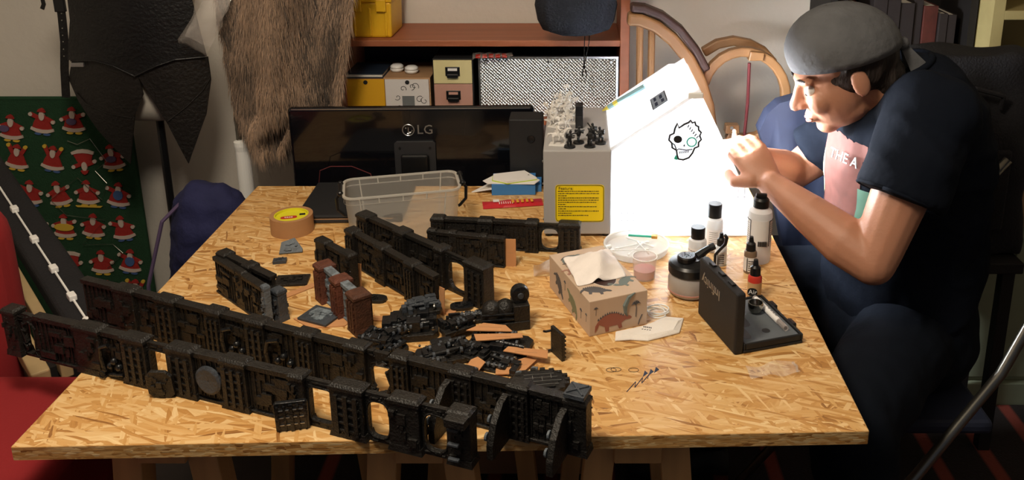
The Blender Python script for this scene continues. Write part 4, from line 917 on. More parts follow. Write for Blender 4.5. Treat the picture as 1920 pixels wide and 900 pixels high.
# cardboard pieces
def card(label, px, py, poly, rot, z=0.0, th=.0016, group='tan card offcuts'):
    c = tab(px, py); t = thing('card_piece', label, 'card', (c.x, c.y, TZ + z), 0, group, rot=rot)
    MB().prism(poly, 0, th).build('sheet', 'card', t)
    xs = [p[0] for p in poly]; ys = [p[1] for p in poly]
    MB().box(((min(xs) + max(xs)) / 2, (min(ys) + max(ys)) / 2, th + .0001), ((max(xs) - min(xs)) * .5, .0006, .0003)).build('crease', 'kraft', t)
    return t
rect = lambda w, h: [(-w / 2, 0), (w / 2, 0), (w / 2, h), (-w / 2, h)]
card('upright tan card brace at the end of the booth-side wall', 958, 499, rect(.021, .058), (R(88), 0, R(-4)))
card('upright tan card brace at the end of the paired black walls', 829, 590, rect(.013, .052), (R(86), 0, R(-40)))
card('tan card foot folded out under the paired walls', 838, 588, [(-.012, 0), (.014, -.008), (.016, .010), (-.006, .014)], (0, 0, 0), .0003)
card('narrow upright tan card brace beside the rust pillars', 672, 546, rect(.014, .055), (R(84), 0, R(-20)))
card('tan card strip lying beside the dark panel', 566, 552, [(-.042, -.012), (-.026, -.018), (.022, .034), (.008, .042)], (0, 0, 0), .0004)
card('tan card sheet under the grey relief panel', 612, 600, [(-.058, .002), (-.02, -.030), (.038, -.022), (.050, .004), (.0, .045)], (0, 0, 0), .0003)
card('small tan card strip at the foot of the rust pillars', 706, 598, [(-.014, -.006), (.022, -.010), (.020, .004), (-.012, .010)], (0, 0, 0), .0003)
card('long tan card strip on the scrap pile, uppermost', 920, 640, [(-.040, -.006), (.038, -.004), (.024, .012), (-.014, .016)], (R(6), 0, R(-4)), .022)
card('tan card strip across the scrap pile under the uppermost', 940, 656, [(-.040, -.008), (.036, -.001), (.034, .010), (-.045, .010)], (R(6), 0, R(2)), .022)
card('pale tan card strip hanging off the scrap pile', 985, 676, [(-.036, .0), (.038, -.012), (.036, .008), (-.030, .012)], (R(6), 0, R(-6)), .014)
card('bent tan card flap beside the scrap pile', 882, 706, [(-.014, 0), (.006, -.006), (.020, .022), (.006, .030), (-.004, .024)], (R(30), 0, R(-8)), .004)
card('tan card sheet lying beside the cogged oval piece', 962, 694, [(-.030, -.012), (.010, -.020), (.040, .010), (.030, .022), (-.026, .006)], (R(3), 0, R(14)), .0045)
card('torn tan card sheet next to the cogged oval piece', 948, 722, [(-.026, -.006), (.022, -.016), (.034, .0), (.006, .016), (-.014, .014)], (0, 0, R(-10)), .0003)
# flat scenery pieces
def flat(label, px, py, poly, m, rz=0, th=.005, rel=None, z=0.0, tilt=(0, 0), name='scenery_piece', n=10, cat='model part'):
    c = tab(px, py); t = thing(name, label, cat, (c.x, c.y, TZ + z), 0, None, rot=(R(tilt[0]), R(tilt[1]), rz))
    MB().prism(poly, 0, th).build('plate', m, t, .0006)
    xs = [p[0] for p in poly]; ys = [p[1] for p in poly]; rs = random.Random(int(px)); mb = MB()
    x0, x1, y0, y1 = min(xs) * .7, max(xs) * .7, min(ys) * .7, max(ys) * .7
    for _ in range(n):
        w_, h_ = rs.uniform(.1, .35) * (x1 - x0), rs.uniform(.08, .25) * (y1 - y0); x, y = rs.uniform(x0, x1 - w_), rs.uniform(y0, y1 - h_); mb.b2((x, y, th), (x + w_, y + h_, th + rs.uniform(.001, .003)))
    mb.build('fittings', rel or m, t); return t
sq = lambda w, h: [(-w / 2, -h / 2), (w / 2, -h / 2), (w / 2, h / 2), (-w / 2, h / 2)]
flat('flat dark panel lying behind the card strip', 548, 528, sq(.062, .040), 'black_primer', R(6))
flat('grey relief panel lying on tan card', 602, 596, sq(.062, .050), 'dark_grey_paint', R(-24), .004, 'grey_drybrush', .0025, n=26)
flat('tiny dark grey block lying before the tape roll', 525, 492, sq(.026, .016), 'dark_grey_paint', R(10), .007)
flat('grey curved vent plate leaning back before the tape roll', 545, 474, [(-.022, -.004), (.024, -.004), (.024, .004), (.008, .030), (-.018, .022)], 'grey_paint', R(12), .006, None, .001, (38, 0))
c = tab(438, 612); t = thing('scenery_vent', 'grey ribbed half cylinder behind the second long wall', 'model part', c, R(-6)); hc = [(.010 * math.cos(R(a)), .014 * math.sin(R(a))) for a in range(0, 181, 18)]
MB().prism(hc, -.022, .022, frame((0, 0, 0), (0, 1, 0), (0, 0, 1), (1, 0, 0))).build('shell', 'grey_paint', t); MB().b2((-.024, -.012, 0), (.024, .012, .002)).build('base', 'dark_grey_paint', t)
for x in (-.018, -.006, .006, .018): MB().prism([(a * 1.08, b * 1.08) for a, b in hc], x - .001, x + .001, frame((0, 0, 0), (0, 1, 0), (0, 0, 1), (1, 0, 0))).build('rib', 'grey_paint', t)
flat('small black oval vent lying behind the machine pile', 866, 577, superell(0, 0, .021, .013, 3, 18), 'black_gloss', R(10), .006)
flat('small black jagged plate lying beside the rust pillars', 706, 563, superell(0, 0, .020, .013, 2.5, 14), 'black_primer', R(-10), .006)
# small black bracket panel standing alone
c = tab(1046, 668); t = thing('scenery_gate', 'small black ribbed gate with two pegs standing by the tissue box', 'model part', c, R(-58))
MB().b2((-.018, -.003, 0), (.018, .003, .048)).build('leaf', 'black_primer', t, .001); mb = MB()
for k in range(6): mb.box((0, .0035, .006 + k * .0074), (.036, .003, .003))
mb.build('ribs', 'black_primer', t)
for z in (.004, .040): MB().tube([(-.016, 0, z), (-.018, -.012, z), (-.018, -.016, z + .002)], .002, 8).build('peg', 'black_primer', t)
# cogged oval piece
c = tab(1012, 740); t = thing('cogged_hatch', 'oval black cogged hatch with slatted top lying at the pile edge', 'model part', c, R(8))
MB().prism(superell(0, 0, .041, .030, 2.6, 26), 0, .024).build('body', 'black_primer', t, .001)
for k in range(18):
    a = 2 * math.pi * k / 18; MB().box((.042 * math.cos(a), .031 * math.sin(a), .018), (.008, .006, .014)).build('cog_tooth', 'black_primer', t)
mb = MB()
for k in range(-2, 3):
    mb.box((0, k * .009, .0255), (.068 - abs(k) * .012, .006, .004))
mb.build('slats', 'black_gloss', t, .0006); mb = MB()
for k in range(-1, 3): mb.box((0, k * .009 - .0045, .0262), (.066 - abs(k) * .010, .0009, .0018))
for k in range(-1, 2): mb.box((.014 * k + .004, .0045 * (k % 2), .0275), (.0009, .009, .0012))
mb.build('edge_lines', 'silver', t)
# pile of machine parts
def machine(label, px, py, L, W, Hh, rz, seed, z=0.0, m='black_gloss', tilt=0, n=16, plate_=True):
    c = tab(px, py); t = thing('machine_part', label, 'model part', (c.x, c.y, TZ + z), 0, 'black machine parts in a heap', rot=(0, R(tilt), rz)); rs = random.Random(seed)
    MB().prism([(-L / 2, -W / 2), (L * .42, -W / 2), (L / 2, -W * .3), (L / 2, W * .34), (L * .38, W / 2), (-L * .4, W / 2), (-L / 2, W * .2)], 0, Hh * .35).build('base', 'black_primer', t, .001)
    mb = MB()
    for _ in range(n):
        w_, h_, d_ = rs.uniform(.08, .28) * L, rs.uniform(.15, .4) * W, rs.uniform(.2, .65) * Hh; x, y = rs.uniform(-L / 2, L / 2 - w_), rs.uniform(-W / 2, W / 2 - h_); mb.b2((x, y, Hh * .3), (x + w_, y + h_, Hh * .35 + d_))
    mb.build('housing', m, t, .0008)
    for k in range(3):
        y = rs.uniform(-W * .4, W * .4); r_ = rs.uniform(.0025, .0045); a, b = rs.uniform(-.5, -.1) * L, rs.uniform(.1, .5) * L
        o = MB().tube([(a, y, Hh * .7), (b, y + rs.uniform(-.01, .01), Hh * .7)], r_, 10).build('barrel', m, t)
        mb = MB()
        for q in range(3): mb.lathe([(r_ * 1.4, -.002), (r_ * 1.4, .002)], 10, m=frame((a + (b - a) * (.2 + .3 * q), y, Hh * .7), (0, 1, 0), (0, 0, 1), (1, 0, 0)))
        mb.build('clamp', 'dark_grey_paint', o)
    mb = MB()
    for k in range(5): mb.sphere((rs.uniform(-.45, .45) * L, rs.uniform(-.45, .45) * W, Hh * .6), rs.uniform(.002, .004), 8, 6)
    mb.build('rivet', 'chrome', t)
    return t
machine('large jumbled black machine block at the heap centre', 770, 625, .095, .060, .036, R(8), 51)
machine('black machine block with grey strips on top of the heap', 790, 606, .070, .042, .024, R(22), 52, .022, 'dark_grey_paint')
machine('jagged black machine block next to the second long wall', 708, 648, .070, .050, .030, R(-12), 53)
machine('long black machine block with pipes at the heap front', 832, 672, .095, .055, .030, R(22), 54)
machine('black engine block at the front of the heap', 806, 692, .070, .038, .026, R(18), 55)
machine('flat dark roof plate under the tan card strips', 940, 650, .100, .060, .024, R(-14), 56, n=10)
machine('flat dark ramp plate at the heap edge', 945, 684, .080, .055, .014, R(-20), 57, n=8)
machine('small black gearbox lying on the heap beside the generator', 858, 628, .060, .036, .022, R(34), 59, .012)
machine('black hull fragment between the heap centre and the second long wall', 742, 636, .070, .045, .030, R(40), 60, .004)
machine('black track section at the heap front by the cogged hatch', 880, 668, .070, .040, .018, R(-30), 61, .006, n=20)
machine('black cable drum block lying beside the jagged block', 735, 662, .050, .036, .022, R(60), 62)
machine('black gun barrel assembly pointing at the generator', 880, 604, .085, .018, .022, R(12), 58, n=8)
c = tab(722, 682); t = thing('grey_tray', 'tiny open grey tray between the heap and the second long wall', 'model part', (c.x, c.y, TZ), R(-18))
MB().b2((-.014, -.011, 0), (.014, .011, .003)).b2((-.014, -.011, .003), (-.012, .011, .012)).b2((.012, -.011, .003), (.014, .011, .012)).b2((-.012, -.011, .003), (.012, -.009, .012)).b2((-.012, .009, .003), (.012, .011, .012)).build('tray', 'dark_grey_paint', t, .0005); MB().b2((-.006, -.004, .003), (.006, .004, .006)).build('insert', 'grey_paint', t)
# generator with a wheel on top
c = tab(948, 613); t = thing('scenery_generator', 'black generator block with rounded tanks and a wheel on top', 'model part', c, R(14))
MB().b2((-.034, -.016, 0), (.034, .016, .014)).build('base', 'black_primer', t, .001)
for x in (-.020, .000): 
    o = MB().lathe([(.014, .012), (.0145, .030), (.012, .038), (.005, .043), (.001, .044)], 18, (x, 0, 0), cap1=False).build('tank', 'black_primer', t); autosmooth(o, 40)
MB().b2((.010, -.015, .014), (.034, .015, .038)).build('housing', 'black_primer', t, .001)
t.scale = (1.18, 1.18, 1.22)
o = MB().lathe([(.013, -.007), (.014, 0), (.013, .007), (.006, .008)], 20, m=frame((.022, 0, .050), (1, 0, 0), (0, 0, 1), (0, -1, 0))).build('wheel', 'black_gloss', t, .0006); MB().lathe([(.005, .007), (.004, .010)], 12, m=frame((.022, 0, .050), (1, 0, 0), (0, 0, 1), (0, -1, 0))).build('hub', 'dark_grey_paint', o)
for z in (.020, .028): MB().tube([(-.036, -.012, z), (.010, -.016, z)], .0016, 8).build('pipe', 'black_gloss', t)
for k, (px, py, s) in enumerate(((950, 735, .9), (925, 728, .7), (1000, 706, 1.0), (975, 712, .8))):
    c = tab(px, py); t = thing('grey_offcut', ['tiny grey bracket lying before the cogged hatch', 'tiny grey clip lying on the table by the heap', 'grey bar lying against the cogged hatch', 'tiny grey block under the tan card'][k], 'model part', (c.x, c.y, TZ), R(20 + 30 * k))
    MB().b2((-.014 * s, -.004, 0), (.014 * s, .004, .005)).build('bar', 'grey_paint', t, .0006); MB().b2((.008 * s, -.005, .005), (.013 * s, .005, .010)).build('tab', 'grey_paint', t, .0005)
# ------------------------------------------------------------------ things on the table
# tape roll
a, b = tab(505, 437), tab(591, 430); c = (a + b) / 2; r0 = .045
c = tab(549, 432); t = thing('tape_roll', 'wide roll of tan packing tape with yellow core label', 'tape roll', (c.x, c.y, TZ))
th = .038
mb = MB(); mb.lathe([(r0 * .80, 0), (r0, 0), (r0, th), (r0 * .80, th)], 48, cap0=False, cap1=False); mb.f += [(3 * 48 + k, 3 * 48 + (k + 1) % 48, (k + 1) % 48, k) for k in range(48)]; autosmooth(mb.build('tape', 'tape_tan', t), 40)
mb = MB(); mb.lathe([(r0 * .80, .001), (r0 * .80, th - .0005), (r0 * .74, th - .0005), (r0 * .74, .001)], 48, cap0=False, cap1=False); autosmooth(mb.build('core', 'label_yellow', t), 40)
MB().lathe([(.001, 0.0), (r0 * .74, 0.0)], 48, (0, 0, th * .86), cap0=False, cap1=False).build('core_label', 'label_yellow', t)
k = MB().prism(superell(0, 0, .017, .007, 3, 20), 0, .001, Matrix.Translation((-.004, -.006, th * .86)) @ Matrix.Rotation(R(14), 4, 'Z')).build('red_badge', 'label_red', t)
text('lettering', 'tesa', .011, 'white_paper', k, Matrix.Translation((-.004, -.006, th * .86 + .0012)) @ Matrix.Rotation(R(14), 4, 'Z'), .0002)
MB().prism(sq(.012, .008), 0, .001, Matrix.Translation((.020, .012, th * .86)) @ Matrix.Rotation(R(14), 4, 'Z')).build('dark_badge', 'ink', t)
# laptop / closed black folder stack
p = tab(566, 404); t = thing('closed_laptop', 'closed black laptop lying partly behind the plastic tub', 'laptop', (-.545, 1.885, TZ), R(2))
x0 = tab(566, 400).x + .545
MB().b2((x0, -.095, 0), (.15, .11, .010)).build('base', 'monitor_grey', t, .003); MB().b2((x0, -.095, .0105), (.15, .11, .019)).build('lid', 'plastic_matte', t, .004); MB().b2((x0 + .02, -.0955, .0095), (.13, -.094, .0112)).build('seam', 'kraft', t)
MB().b2((x0 + .05, .1, .004), (.10, .114, .016)).build('hinge', 'plastic_black', t, .002)
# clear plastic tub with clip handles
bl = tab(650, 447); ang = R(4)
RZ = .858
q = [tab(643, 372, RZ), tab(868, 352, RZ), tab(852, 320, RZ), tab(643, 336, RZ)]
cc = sum(q, Vector()) / 4; d = (q[1] - q[0]); ang = math.atan2(d.y, d.x); Wd = d.length; Dp = max(.12, (q[3] - q[0]).length * .97)
t = thing('plastic_tub', 'clear plastic storage tub with black clip handles', 'tub', (cc.x, cc.y, TZ), ang); Hh = RZ - TZ
def rr(w, d, r, n=5):
    out = []
    for sx_, sy_, a0 in ((1, -1, -90), (1, 1, 0), (-1, 1, 90), (-1, -1, 180)):
        for i in range(n + 1): a = R(a0 + 90 * i / n); out.append((sx_ * (w / 2 - r) + r * math.cos(a), sy_ * (d / 2 - r) + r * math.sin(a)))
    return out
def shell(secs):
    mb = MB(); n = len(secs[0][0])
    for loop, z in secs: mb.v += [Vector((x, y, z)) for x, y in loop]
    for k in range(len(secs) - 1):
        for i in range(n): j = (i + 1) % n; mb.f.append((k * n + i, k * n + j, (k + 1) * n + j, (k + 1) * n + i))
    return mb, n
w0, d0 = Wd * .90, Dp * .84
mb, n = shell([(rr(w0, d0, .02), .0015), (rr(Wd * .965, Dp * .95, .02), Hh - .002)]); mb.f.append(list(range(n))); autosmooth(mb.build('wall', 'tub_plastic', t), 40)
mb, n = shell([(rr(Wd * .955, Dp * .94, .02), Hh - .004), (rr(Wd * 1.0, Dp * 1.0, .024), Hh - .004), (rr(Wd * 1.0, Dp * 1.0, .024), Hh), (rr(Wd * .955, Dp * .94, .02), Hh)]); mb.f += [(3 * n + i, 3 * n + (i + 1) % n, (i + 1) % n, i) for i in range(n)]; mb.build('rim', 'tub_rim', t)
mb, n = shell([(rr(Wd * .975, Dp * .965, .02), Hh - .017), (rr(Wd * .982, Dp * .975, .02), Hh - .015)]); mb.build('lower_lip', 'tub_rim', t)
for s in (-1, 1):
    for x in (-.36, -.20, 0, .2, .36):
        big = abs(x) > .3; z1 = .003 if big else Hh - .016
        f = lambda z: (d0 / 2 + (Dp * .95 - d0) / 2 * (z / Hh) + .0012) * s
        g = lambda z: x * (w0 + (Wd - w0) * z / Hh)
        MB().tube([(g(z1), f(z1), z1), (g(Hh - .003), f(Hh - .003), Hh - .003)], .0016, 5).build('rib', 'tub_rim', t)
for s in (-1, 1):
    X = s * Wd * .5
    h = MB().tube([(X, -.02, Hh - .002), (X + s * .006, -.02, Hh - .004), (X + s * .012, -.02, Hh - .012), (X + s * .011, -.02, Hh - .038), (X - s * .002, -.02, Hh - .052), (X - s * .006, -.02, Hh - .054)], .0035, 8).build('clip_handle', 'plastic_black', t)
    MB().tube([(X + s * .004, -.03, Hh + .001), (X + s * .004, .03, Hh + .001)], .0045, 10).build('hinge_bar', 'plastic_black', h)
    for y in (-.028, .028): MB().sphere((X + s * .004, y, Hh + .001), .0065, 10, 8).build('hinge_knob', 'plastic_black', h)
# dark box next to the monitor
a, b = at(952, 225, 2.03), at(1019, 224, 2.03); t = thing('speaker_box', 'dark grey speaker box standing between monitor and booth', 'speaker', ((a.x + b.x) / 2, 2.062, .555)); w2 = (b.x - a.x) / 2 - .002; H = a.z - .555
MB().b2((-w2, -.028, 0), (w2, .04, H)).build('cabinet', 'plastic_matte', t, .003); MB().lathe([(.010, 0), (.009, .002), (.003, .0005)], 20, m=frame((.012, -.028, H * .86), (1, 0, 0), (0, 0, 1), (0, -1, 0))).build('driver', 'plastic_black', t); MB().b2((-w2 + .006, -.030, .01), (w2 - .006, -.028, H * .45)).build('grille', 'plastic_black', t, .001)
# blue box with papers and note pad
a, b = tab(922, 368), tab(1004, 364); t = thing('blue_box', 'small blue cardboard box carrying a stack of papers', 'box', ((a.x + b.x) / 2, (a.y + b.y) / 2, TZ), R(2)); w2 = (b - a).length / 2; H = .028
MB().b2((-w2, 0, 0), (w2, .075, H)).build('box', 'blue_card', t, .001); MB().b2((w2 - .0, .02, 0.0), (w2 + .014, .075, H * .6)).build('side_flap', 'blue_card', t)
L0 = t.location
tag(MB().prism([(-.062, .002), (.05, -.002), (.062, .025), (.03, .07), (-.05, .06), (-.075, .02)], 0, .0012, Matrix.Translation((L0.x, L0.y, TZ + H))).build('paper_sheet', 'white_paper', None), 'loose white sheet under the lime edged pad on the blue box', 'paper')
p_ = thing('folded_leaflet', 'folded white leaflet sticking out towards the tub', 'paper', (L0.x - .062, L0.y + .02, TZ + H * .35), R(14), rot=(R(-6), R(-14), R(14)))
MB().prism([(-.045, .01), (.01, -.022), (.05, .008), (-.0, .032)], 0, .0012).build('sheet', 'white_paper', p_); MB().prism([(-.02, .004), (.006, -.012), (.02, .0), (-.0, .014)], .0013, .0024).build('fold', 'off_white', p_)
n_ = thing('note_pad', 'white note pad with lime green edge on top of the blue box', 'note pad', (L0.x - .002, L0.y + .034, TZ + H + .0012), R(6))
MB().prism([(-.052, -.012), (-.016, -.036), (.056, -.016), (.028, .036), (-.05, .02)], 0, .002).build('backing', 'lime', n_); MB().prism([(-.050, -.011), (-.016, -.035), (.055, -.015), (.028, .035), (-.048, .019)], .002, .007).build('pages', 'white_paper', n_)
MB().tube([(.034, .002, .0072), (.038, .0, .0072), (.036, .006, .0072)], .0006, 5).build('pen_mark', 'ink', n_)
# red packet
a, b = tab(906, 393), tab(1019, 386); t = thing('red_packet', 'flat red snack packet lying against the booth', 'packet', ((a.x + b.x) / 2, (a.y + b.y) / 2, TZ), math.atan2(b.y - a.y, b.x - a.x)); L2 = (b - a).length / 2
mb = MB(); n, m_ = 14, 6
for lay in (0, 1):
    for i in range(n + 1):
        for j in range(m_ + 1): mb.v.append(Vector((-L2 + 2 * L2 * i / n, .042 * j / m_, .0012 + (.0075 + .0015 * math.sin(i * 1.3)) * math.sin(math.pi * j / m_) * lay * min(1, 3 * min(i, n - i) / n + .2) + .0004 * lay)))
S = (n + 1) * (m_ + 1)
for i in range(n):
    for j in range(m_): a_ = i * (m_ + 1) + j; mb.f += [(a_, a_ + 1, a_ + m_ + 2, a_ + m_ + 1), (S + a_, S + a_ + m_ + 1, S + a_ + m_ + 2, S + a_ + 1)]
for i in range(n): a_ = i * (m_ + 1); mb.f += [(a_, a_ + m_ + 1, S + a_ + m_ + 1, S + a_), (a_ + m_, S + a_ + m_, S + a_ + 2 * m_ + 1, a_ + 2 * m_ + 1)]
for i in (0, n): a_ = i * (m_ + 1); mb.f += [(a_ + j, S + a_ + j, S + a_ + j + 1, a_ + j + 1) for j in range(m_)]
autosmooth(mb.build('wrapper', 'red_pack', t), 60)
for k in range(5): MB().box((.004 + k * .011 - .004, .017, .0098), (.006, .018, .0012)).build('yellow_mark', 'orange_ink', t)
MB().box((-L2 * .55, .025, .0096), (.014, .012, .0012)).build('picture_patch', 'white_paper', t); mb = MB()
for k in range(7): mb.box((-L2 * .45 + k * .005, .012, .0090), (.0015, .012, .0012))
mb.build('small_print', 'white_paper', t)
# tissue box
F0, R0 = tab(1105, 632), tab(1213, 608); d = (R0 - F0); ang = math.atan2(d.y, d.x); W = d.length; LL = .192; HH = .066
t = thing('tissue_box', 'tissue box printed with dinosaurs, a tissue pulled out', 'tissue box', (F0.x, F0.y, TZ), ang)
MB().b2((0, 0, 0), (W, LL, HH)).build('box', 'box_print', t, .0012)
cx, cy = W * .50, LL * .50
MB().prism([(cx + x, cy + y) for x, y in superell(0, 0, .028, .058, 2, 28)], HH, HH + .0005).build('opening', 'dark_pad', t)
mb = MB(); mb.tube([Vector((cx + x, cy + y, HH + .0006)) for x, y in superell(0, 0, .029, .059, 2, 28) + [superell(0, 0, .029, .059, 2, 28)[0]]], .0006, 5); mb.build('opening_edge', 'off_white', t)
FRm = frame((0, 0, 0), (1, 0, 0), (0, 0, 1), (0, -1, 0))            # front face: u along x
LFm = frame((0, LL, 0), (0, -1, 0), (0, 0, 1), (-1, 0, 0))          # left face: u from far to near
TPm = frame((0, 0, HH), (1, 0, 0), (0, 1, 0), (0, 0, 1))
def dino(mm, cx, cy, s, m, flip=1, rot=0, spikes=True, neck=False):
    k = mm @ Matrix.Translation((cx, cy, 0)) @ Matrix.Rotation(R(rot), 4, 'Z') @ Matrix.Diagonal((s * flip, s, 1, 1))
    back = [(-1.0, -.55), (-.98, -.2), (-.8, .05), (-.5, .28), (-.1, .38), (.3, .3), (.6, .1)]
    if neck: head = [(.75, .5), (.85, .85), (1.05, .85), (1.1, .72), (.98, .62), (.92, .2), (.7, -.15)]
    else: head = [(.8, .08), (1.0, .02), (1.1, -.08), (1.0, -.16), (.75, -.15), (.6, -.22)]
    belly = [(.5, -.3), (.55, -.55), (.38, -.6), (.28, -.36), (-.2, -.36), (-.22, -.62), (-.4, -.62), (-.45, -.32), (-.75, -.15), (-.88, -.4)]
    o = MB().prism(back + head + belly, -.0003, .0006, k).build('dinosaur_print', m, t)
    if spikes:
        mb = MB()
        for i in range(12):
            f = i / 11; x = -.8 + 1.4 * f; z = .06 + .34 * math.sin(math.pi * (f * .85 + .08)) - .02
            mb.prism([(x - .06, z - .03), (x + .06, z - .03), (x, z + .11)], -.0003, .0006, k)
        mb.build('spikes', 'dino_dark', o)
def palm(mm, cx, cy, s):
    k = mm @ Matrix.Translation((cx, cy, 0)) @ Matrix.Scale(s, 4); mb = MB()
    mb.tube([(0, -1, .02), (.05, 0, .02), (0, .5, .02)], .05, 5, k)
    for a in (10, 50, 95, 140, 175): mb.tube([(0, .5, .03), (.3 * math.cos(R(a)), .5 + .35 * math.sin(R(a)) + .1, .03), (.55 * math.cos(R(a)), .5 + .35 * math.sin(R(a)) - .05, .03)], [.05, .09, .02], 5, k)
    mb.build('plant_print', 'dino_dark', t)
dino(FRm, .043, .024, .033, 'dino_red', 1); palm(FRm, W - .022, .036, .016); palm(FRm, .012, .046, .008)
k = FRm @ Matrix.Translation((W - .042, .046, 0)); MB().tube([k @ Vector(p) for p in ((.018, .020, .0002), (.006, .014, .0002), (-.001, 0, .0002), (0, -.014, .0002), (.004, -.022, .0002))], [.001, .004, .005, .003, .0008], 5).build('dinosaur_tail_print', 'dino_grey', t)
k = FRm @ Matrix.Translation((W - .012, .012, 0)); MB().tube([k @ Vector(p) for p in ((.002, .010, .0002), (-.003, 0, .0002), (-.005, -.008, .0002))], .0008, 5).build('twig_print', 'dino_dark', t)
dino(LFm, .052, .030, .026, 'dino_dark', 1, -45); dino(LFm, .118, .027, .028, 'dino_green', -1, -35, False); palm(LFm, .080, .042, .010); palm(LFm, .155, .026, .010); palm(LFm, .178, .03, .008)
dino(TPm, W * .24, .035, .026, 'dino_dark', 1, -25); dino(TPm, .020, .105, .025, 'dino_pink', 1, -60, False, True); dino(TPm, W - .024, .045, .024, 'dino_grey', -1, 40, False, True); dino(TPm, .03, .165, .022, 'dino_grey', 1, 20); palm(TPm, .012, .140, .008); palm(TPm, .010, .07, .008)
# tissue
g = 13; mb = MB()
for i in range(g):
    for j in range(g):
        u, v = i / (g - 1) - .5, j / (g - 1) - .5; x = cx + u * .095 + .012 * v; y = cy + v * .10 + .01
        rr_ = math.hypot(u, v); z = HH + .0015 + .030 * max(0, 1 - rr_ * 2.1) + .018 * max(0, .6 - abs(u - .16 - .5 * v) * 6) * (1 if rr_ < .55 else .4) + .006 * noise.noise(Vector((u * 6, v * 6, 2))) + .006
        if v < -.2: z -= (-.2 - v) * .02
        mb.v.append(Vector((x, y, max(z, HH + .0015))))
for i in range(g - 1):
    for j in range(g - 1): a_ = i * g + j; mb.f.append((a_, a_ + 1, a_ + g + 1, a_ + g))
o = mb.build('tissue_sheet', 'tissue', t, smooth=True, sub=1); s_ = o.modifiers.new('solid', 'SOLIDIFY'); s_.thickness = .0006
c = tab(1016, 520); tg = thing('used_tissue', 'crumpled white tissue on the table behind the tissue box', 'tissue', (c.x, c.y, TZ + .0)); mb = crumple(.042, .034, .014, 9, 8, 8, .4); o = mb.build('sheet', 'tissue', tg, smooth=True, sub=1); o.rotation_euler = (R(18), R(0), R(10)); o.location = (.004, 0, .019)
# round tub lid with swabs, cup
c = tab(1193, 470); LR = .066; t = thing('tub_lid', 'round translucent plastic lid holding cotton swabs behind the tissue box', 'lid', (c.x, c.y, TZ))
mb = MB(); mb.lathe([(.001, .001), (LR * .9, .001), (LR * .97, .004), (LR, .016), (LR * 1.01, .0165), (LR * .985, .017), (LR * .96, .006), (LR * .88, .0032), (.001, .003)], 40, cap0=False, cap1=False); autosmooth(mb.build('dish', 'lid_plastic', t), 50)
mb = MB(); mb.tube([(LR * math.cos(R(a)), LR * math.sin(R(a)), .0165) for a in range(0, 361, 12)], .0022, 6); mb.build('rim', 'lid_plastic', t)
sw = [(1185, 458, 25, .07), (1200, 452, -40, .06), (1192, 464, 60, .06), (1180, 466, 5, .07), (1206, 462, -70, .05)]
for k, (px, py, a, L) in enumerate(sw):
    p = tab(px, py, TZ + .008 + .003 * k); s = thing('cotton_swab', 'white cotton swab lying in the round lid', 'cotton swab', (p.x, p.y, TZ + .006 + .0028 * k), R(a), 'cotton swabs in the lid')
    MB().tube([(-L / 2, 0, 0), (L / 2, 0, 0)], .0011, 6).build('stick', 'white_plastic', s)
    for q in (-1, 1): MB().sphere((q * L / 2, 0, 0), (.006, .0026, .0026), 10, 6).build('cotton_tip', 'cotton', s)
p = tab(1205, 460); s = thing('green_brush', 'green handled brush with wooden tip lying in the lid', 'brush', (p.x, p.y, TZ + .021), R(-8)); MB().tube([(-.03, 0, 0), (.018, 0, 0)], .0025, 8).build('handle', 'green_plastic', s); MB().b2((.018, -.004, -.003), (.030, .004, .003)).build('tip', 'wood_tip', s)
p = tab(1118, 478); s = thing('paint_brush', 'white brush handle sticking out past the tissue box', 'brush', (p.x - .005, p.y, TZ + .006), R(30)); MB().tube([(-.05, 0, 0), (.04, 0, .004)], [.0025, .005], 8).build('handle', 'white_plastic', s); MB().sphere((-.05, 0, 0), (.008, .003, .003), 10, 6).build('tip', 'cotton', s)
c = tab(1208, 520); t = thing('rinse_cup', 'small clear cup with red rinse water behind the tissue box', 'cup', (c.x, c.y + .0, TZ))
mb = MB(); mb.lathe([(.001, .001), (.021, .001), (.0235, .045), (.0225, .045), (.0202, .003), (.001, .003)], 28, cap0=False, cap1=False); autosmooth(mb.build('cup', 'cup_clear', t), 50); mb = MB(); mb.tube([(.0235 * math.cos(R(a)), .0235 * math.sin(R(a)), .045) for a in range(0, 361, 15)], .001, 6); mb.build('rim', 'white_plastic', t)
MB().lathe([(.0195, .0035), (.0205, .019)], 28).build('rinse_water', 'red_water', t)
# cleaning pot
c = tab(1292, 548); t = thing('cleaning_pot', 'frosted glass airbrush cleaning pot with black lid', 'pot', (c.x, c.y, TZ))
mb = MB(); mb.lathe([(.030, 0), (.036, .004), (.0395, .014), (.040, .030), (.0365, .044), (.034, .047)], 36); autosmooth(mb.build('jar', 'frost_glass', t), 50)
MB().lathe([(.0405, .010), (.0405, .012)], 36).build('liquid_line', 'pink_water', t)
o = MB().lathe([(.0385, .044), (.040, .046), (.040, .060), (.036, .065), (.022, .070), (.021, .072)], 36).build('lid', 'plastic_black', t); autosmooth(o, 30)
f = MB().lathe([(.017, .070), (.0175, .078), (.015, .080)], 24, (-.008, -.008, 0)).build('filter_cap', 'plastic_black', t); mb = MB()
for a in range(7):
    for r_ in (.004, .009):
        mb.lathe([(.0011, .0801), (.0011, .0806)], 6, (-.008 + r_ * math.cos(a * .9), -.008 + r_ * math.sin(a * .9), 0))
mb.build('vent_holes', 'monitor_grey', f)
MB().tube([(.014, .006, .070), (.026, .010, .078), (.038, .014, .084)], [.009, .007, .006], 12).build('nozzle_socket', 'plastic_black', t); MB().tube([(.038, .014, .084), (.046, .016, .087)], [.0068, .0066], 12).build('nozzle_ring', 'plastic_matte', t)
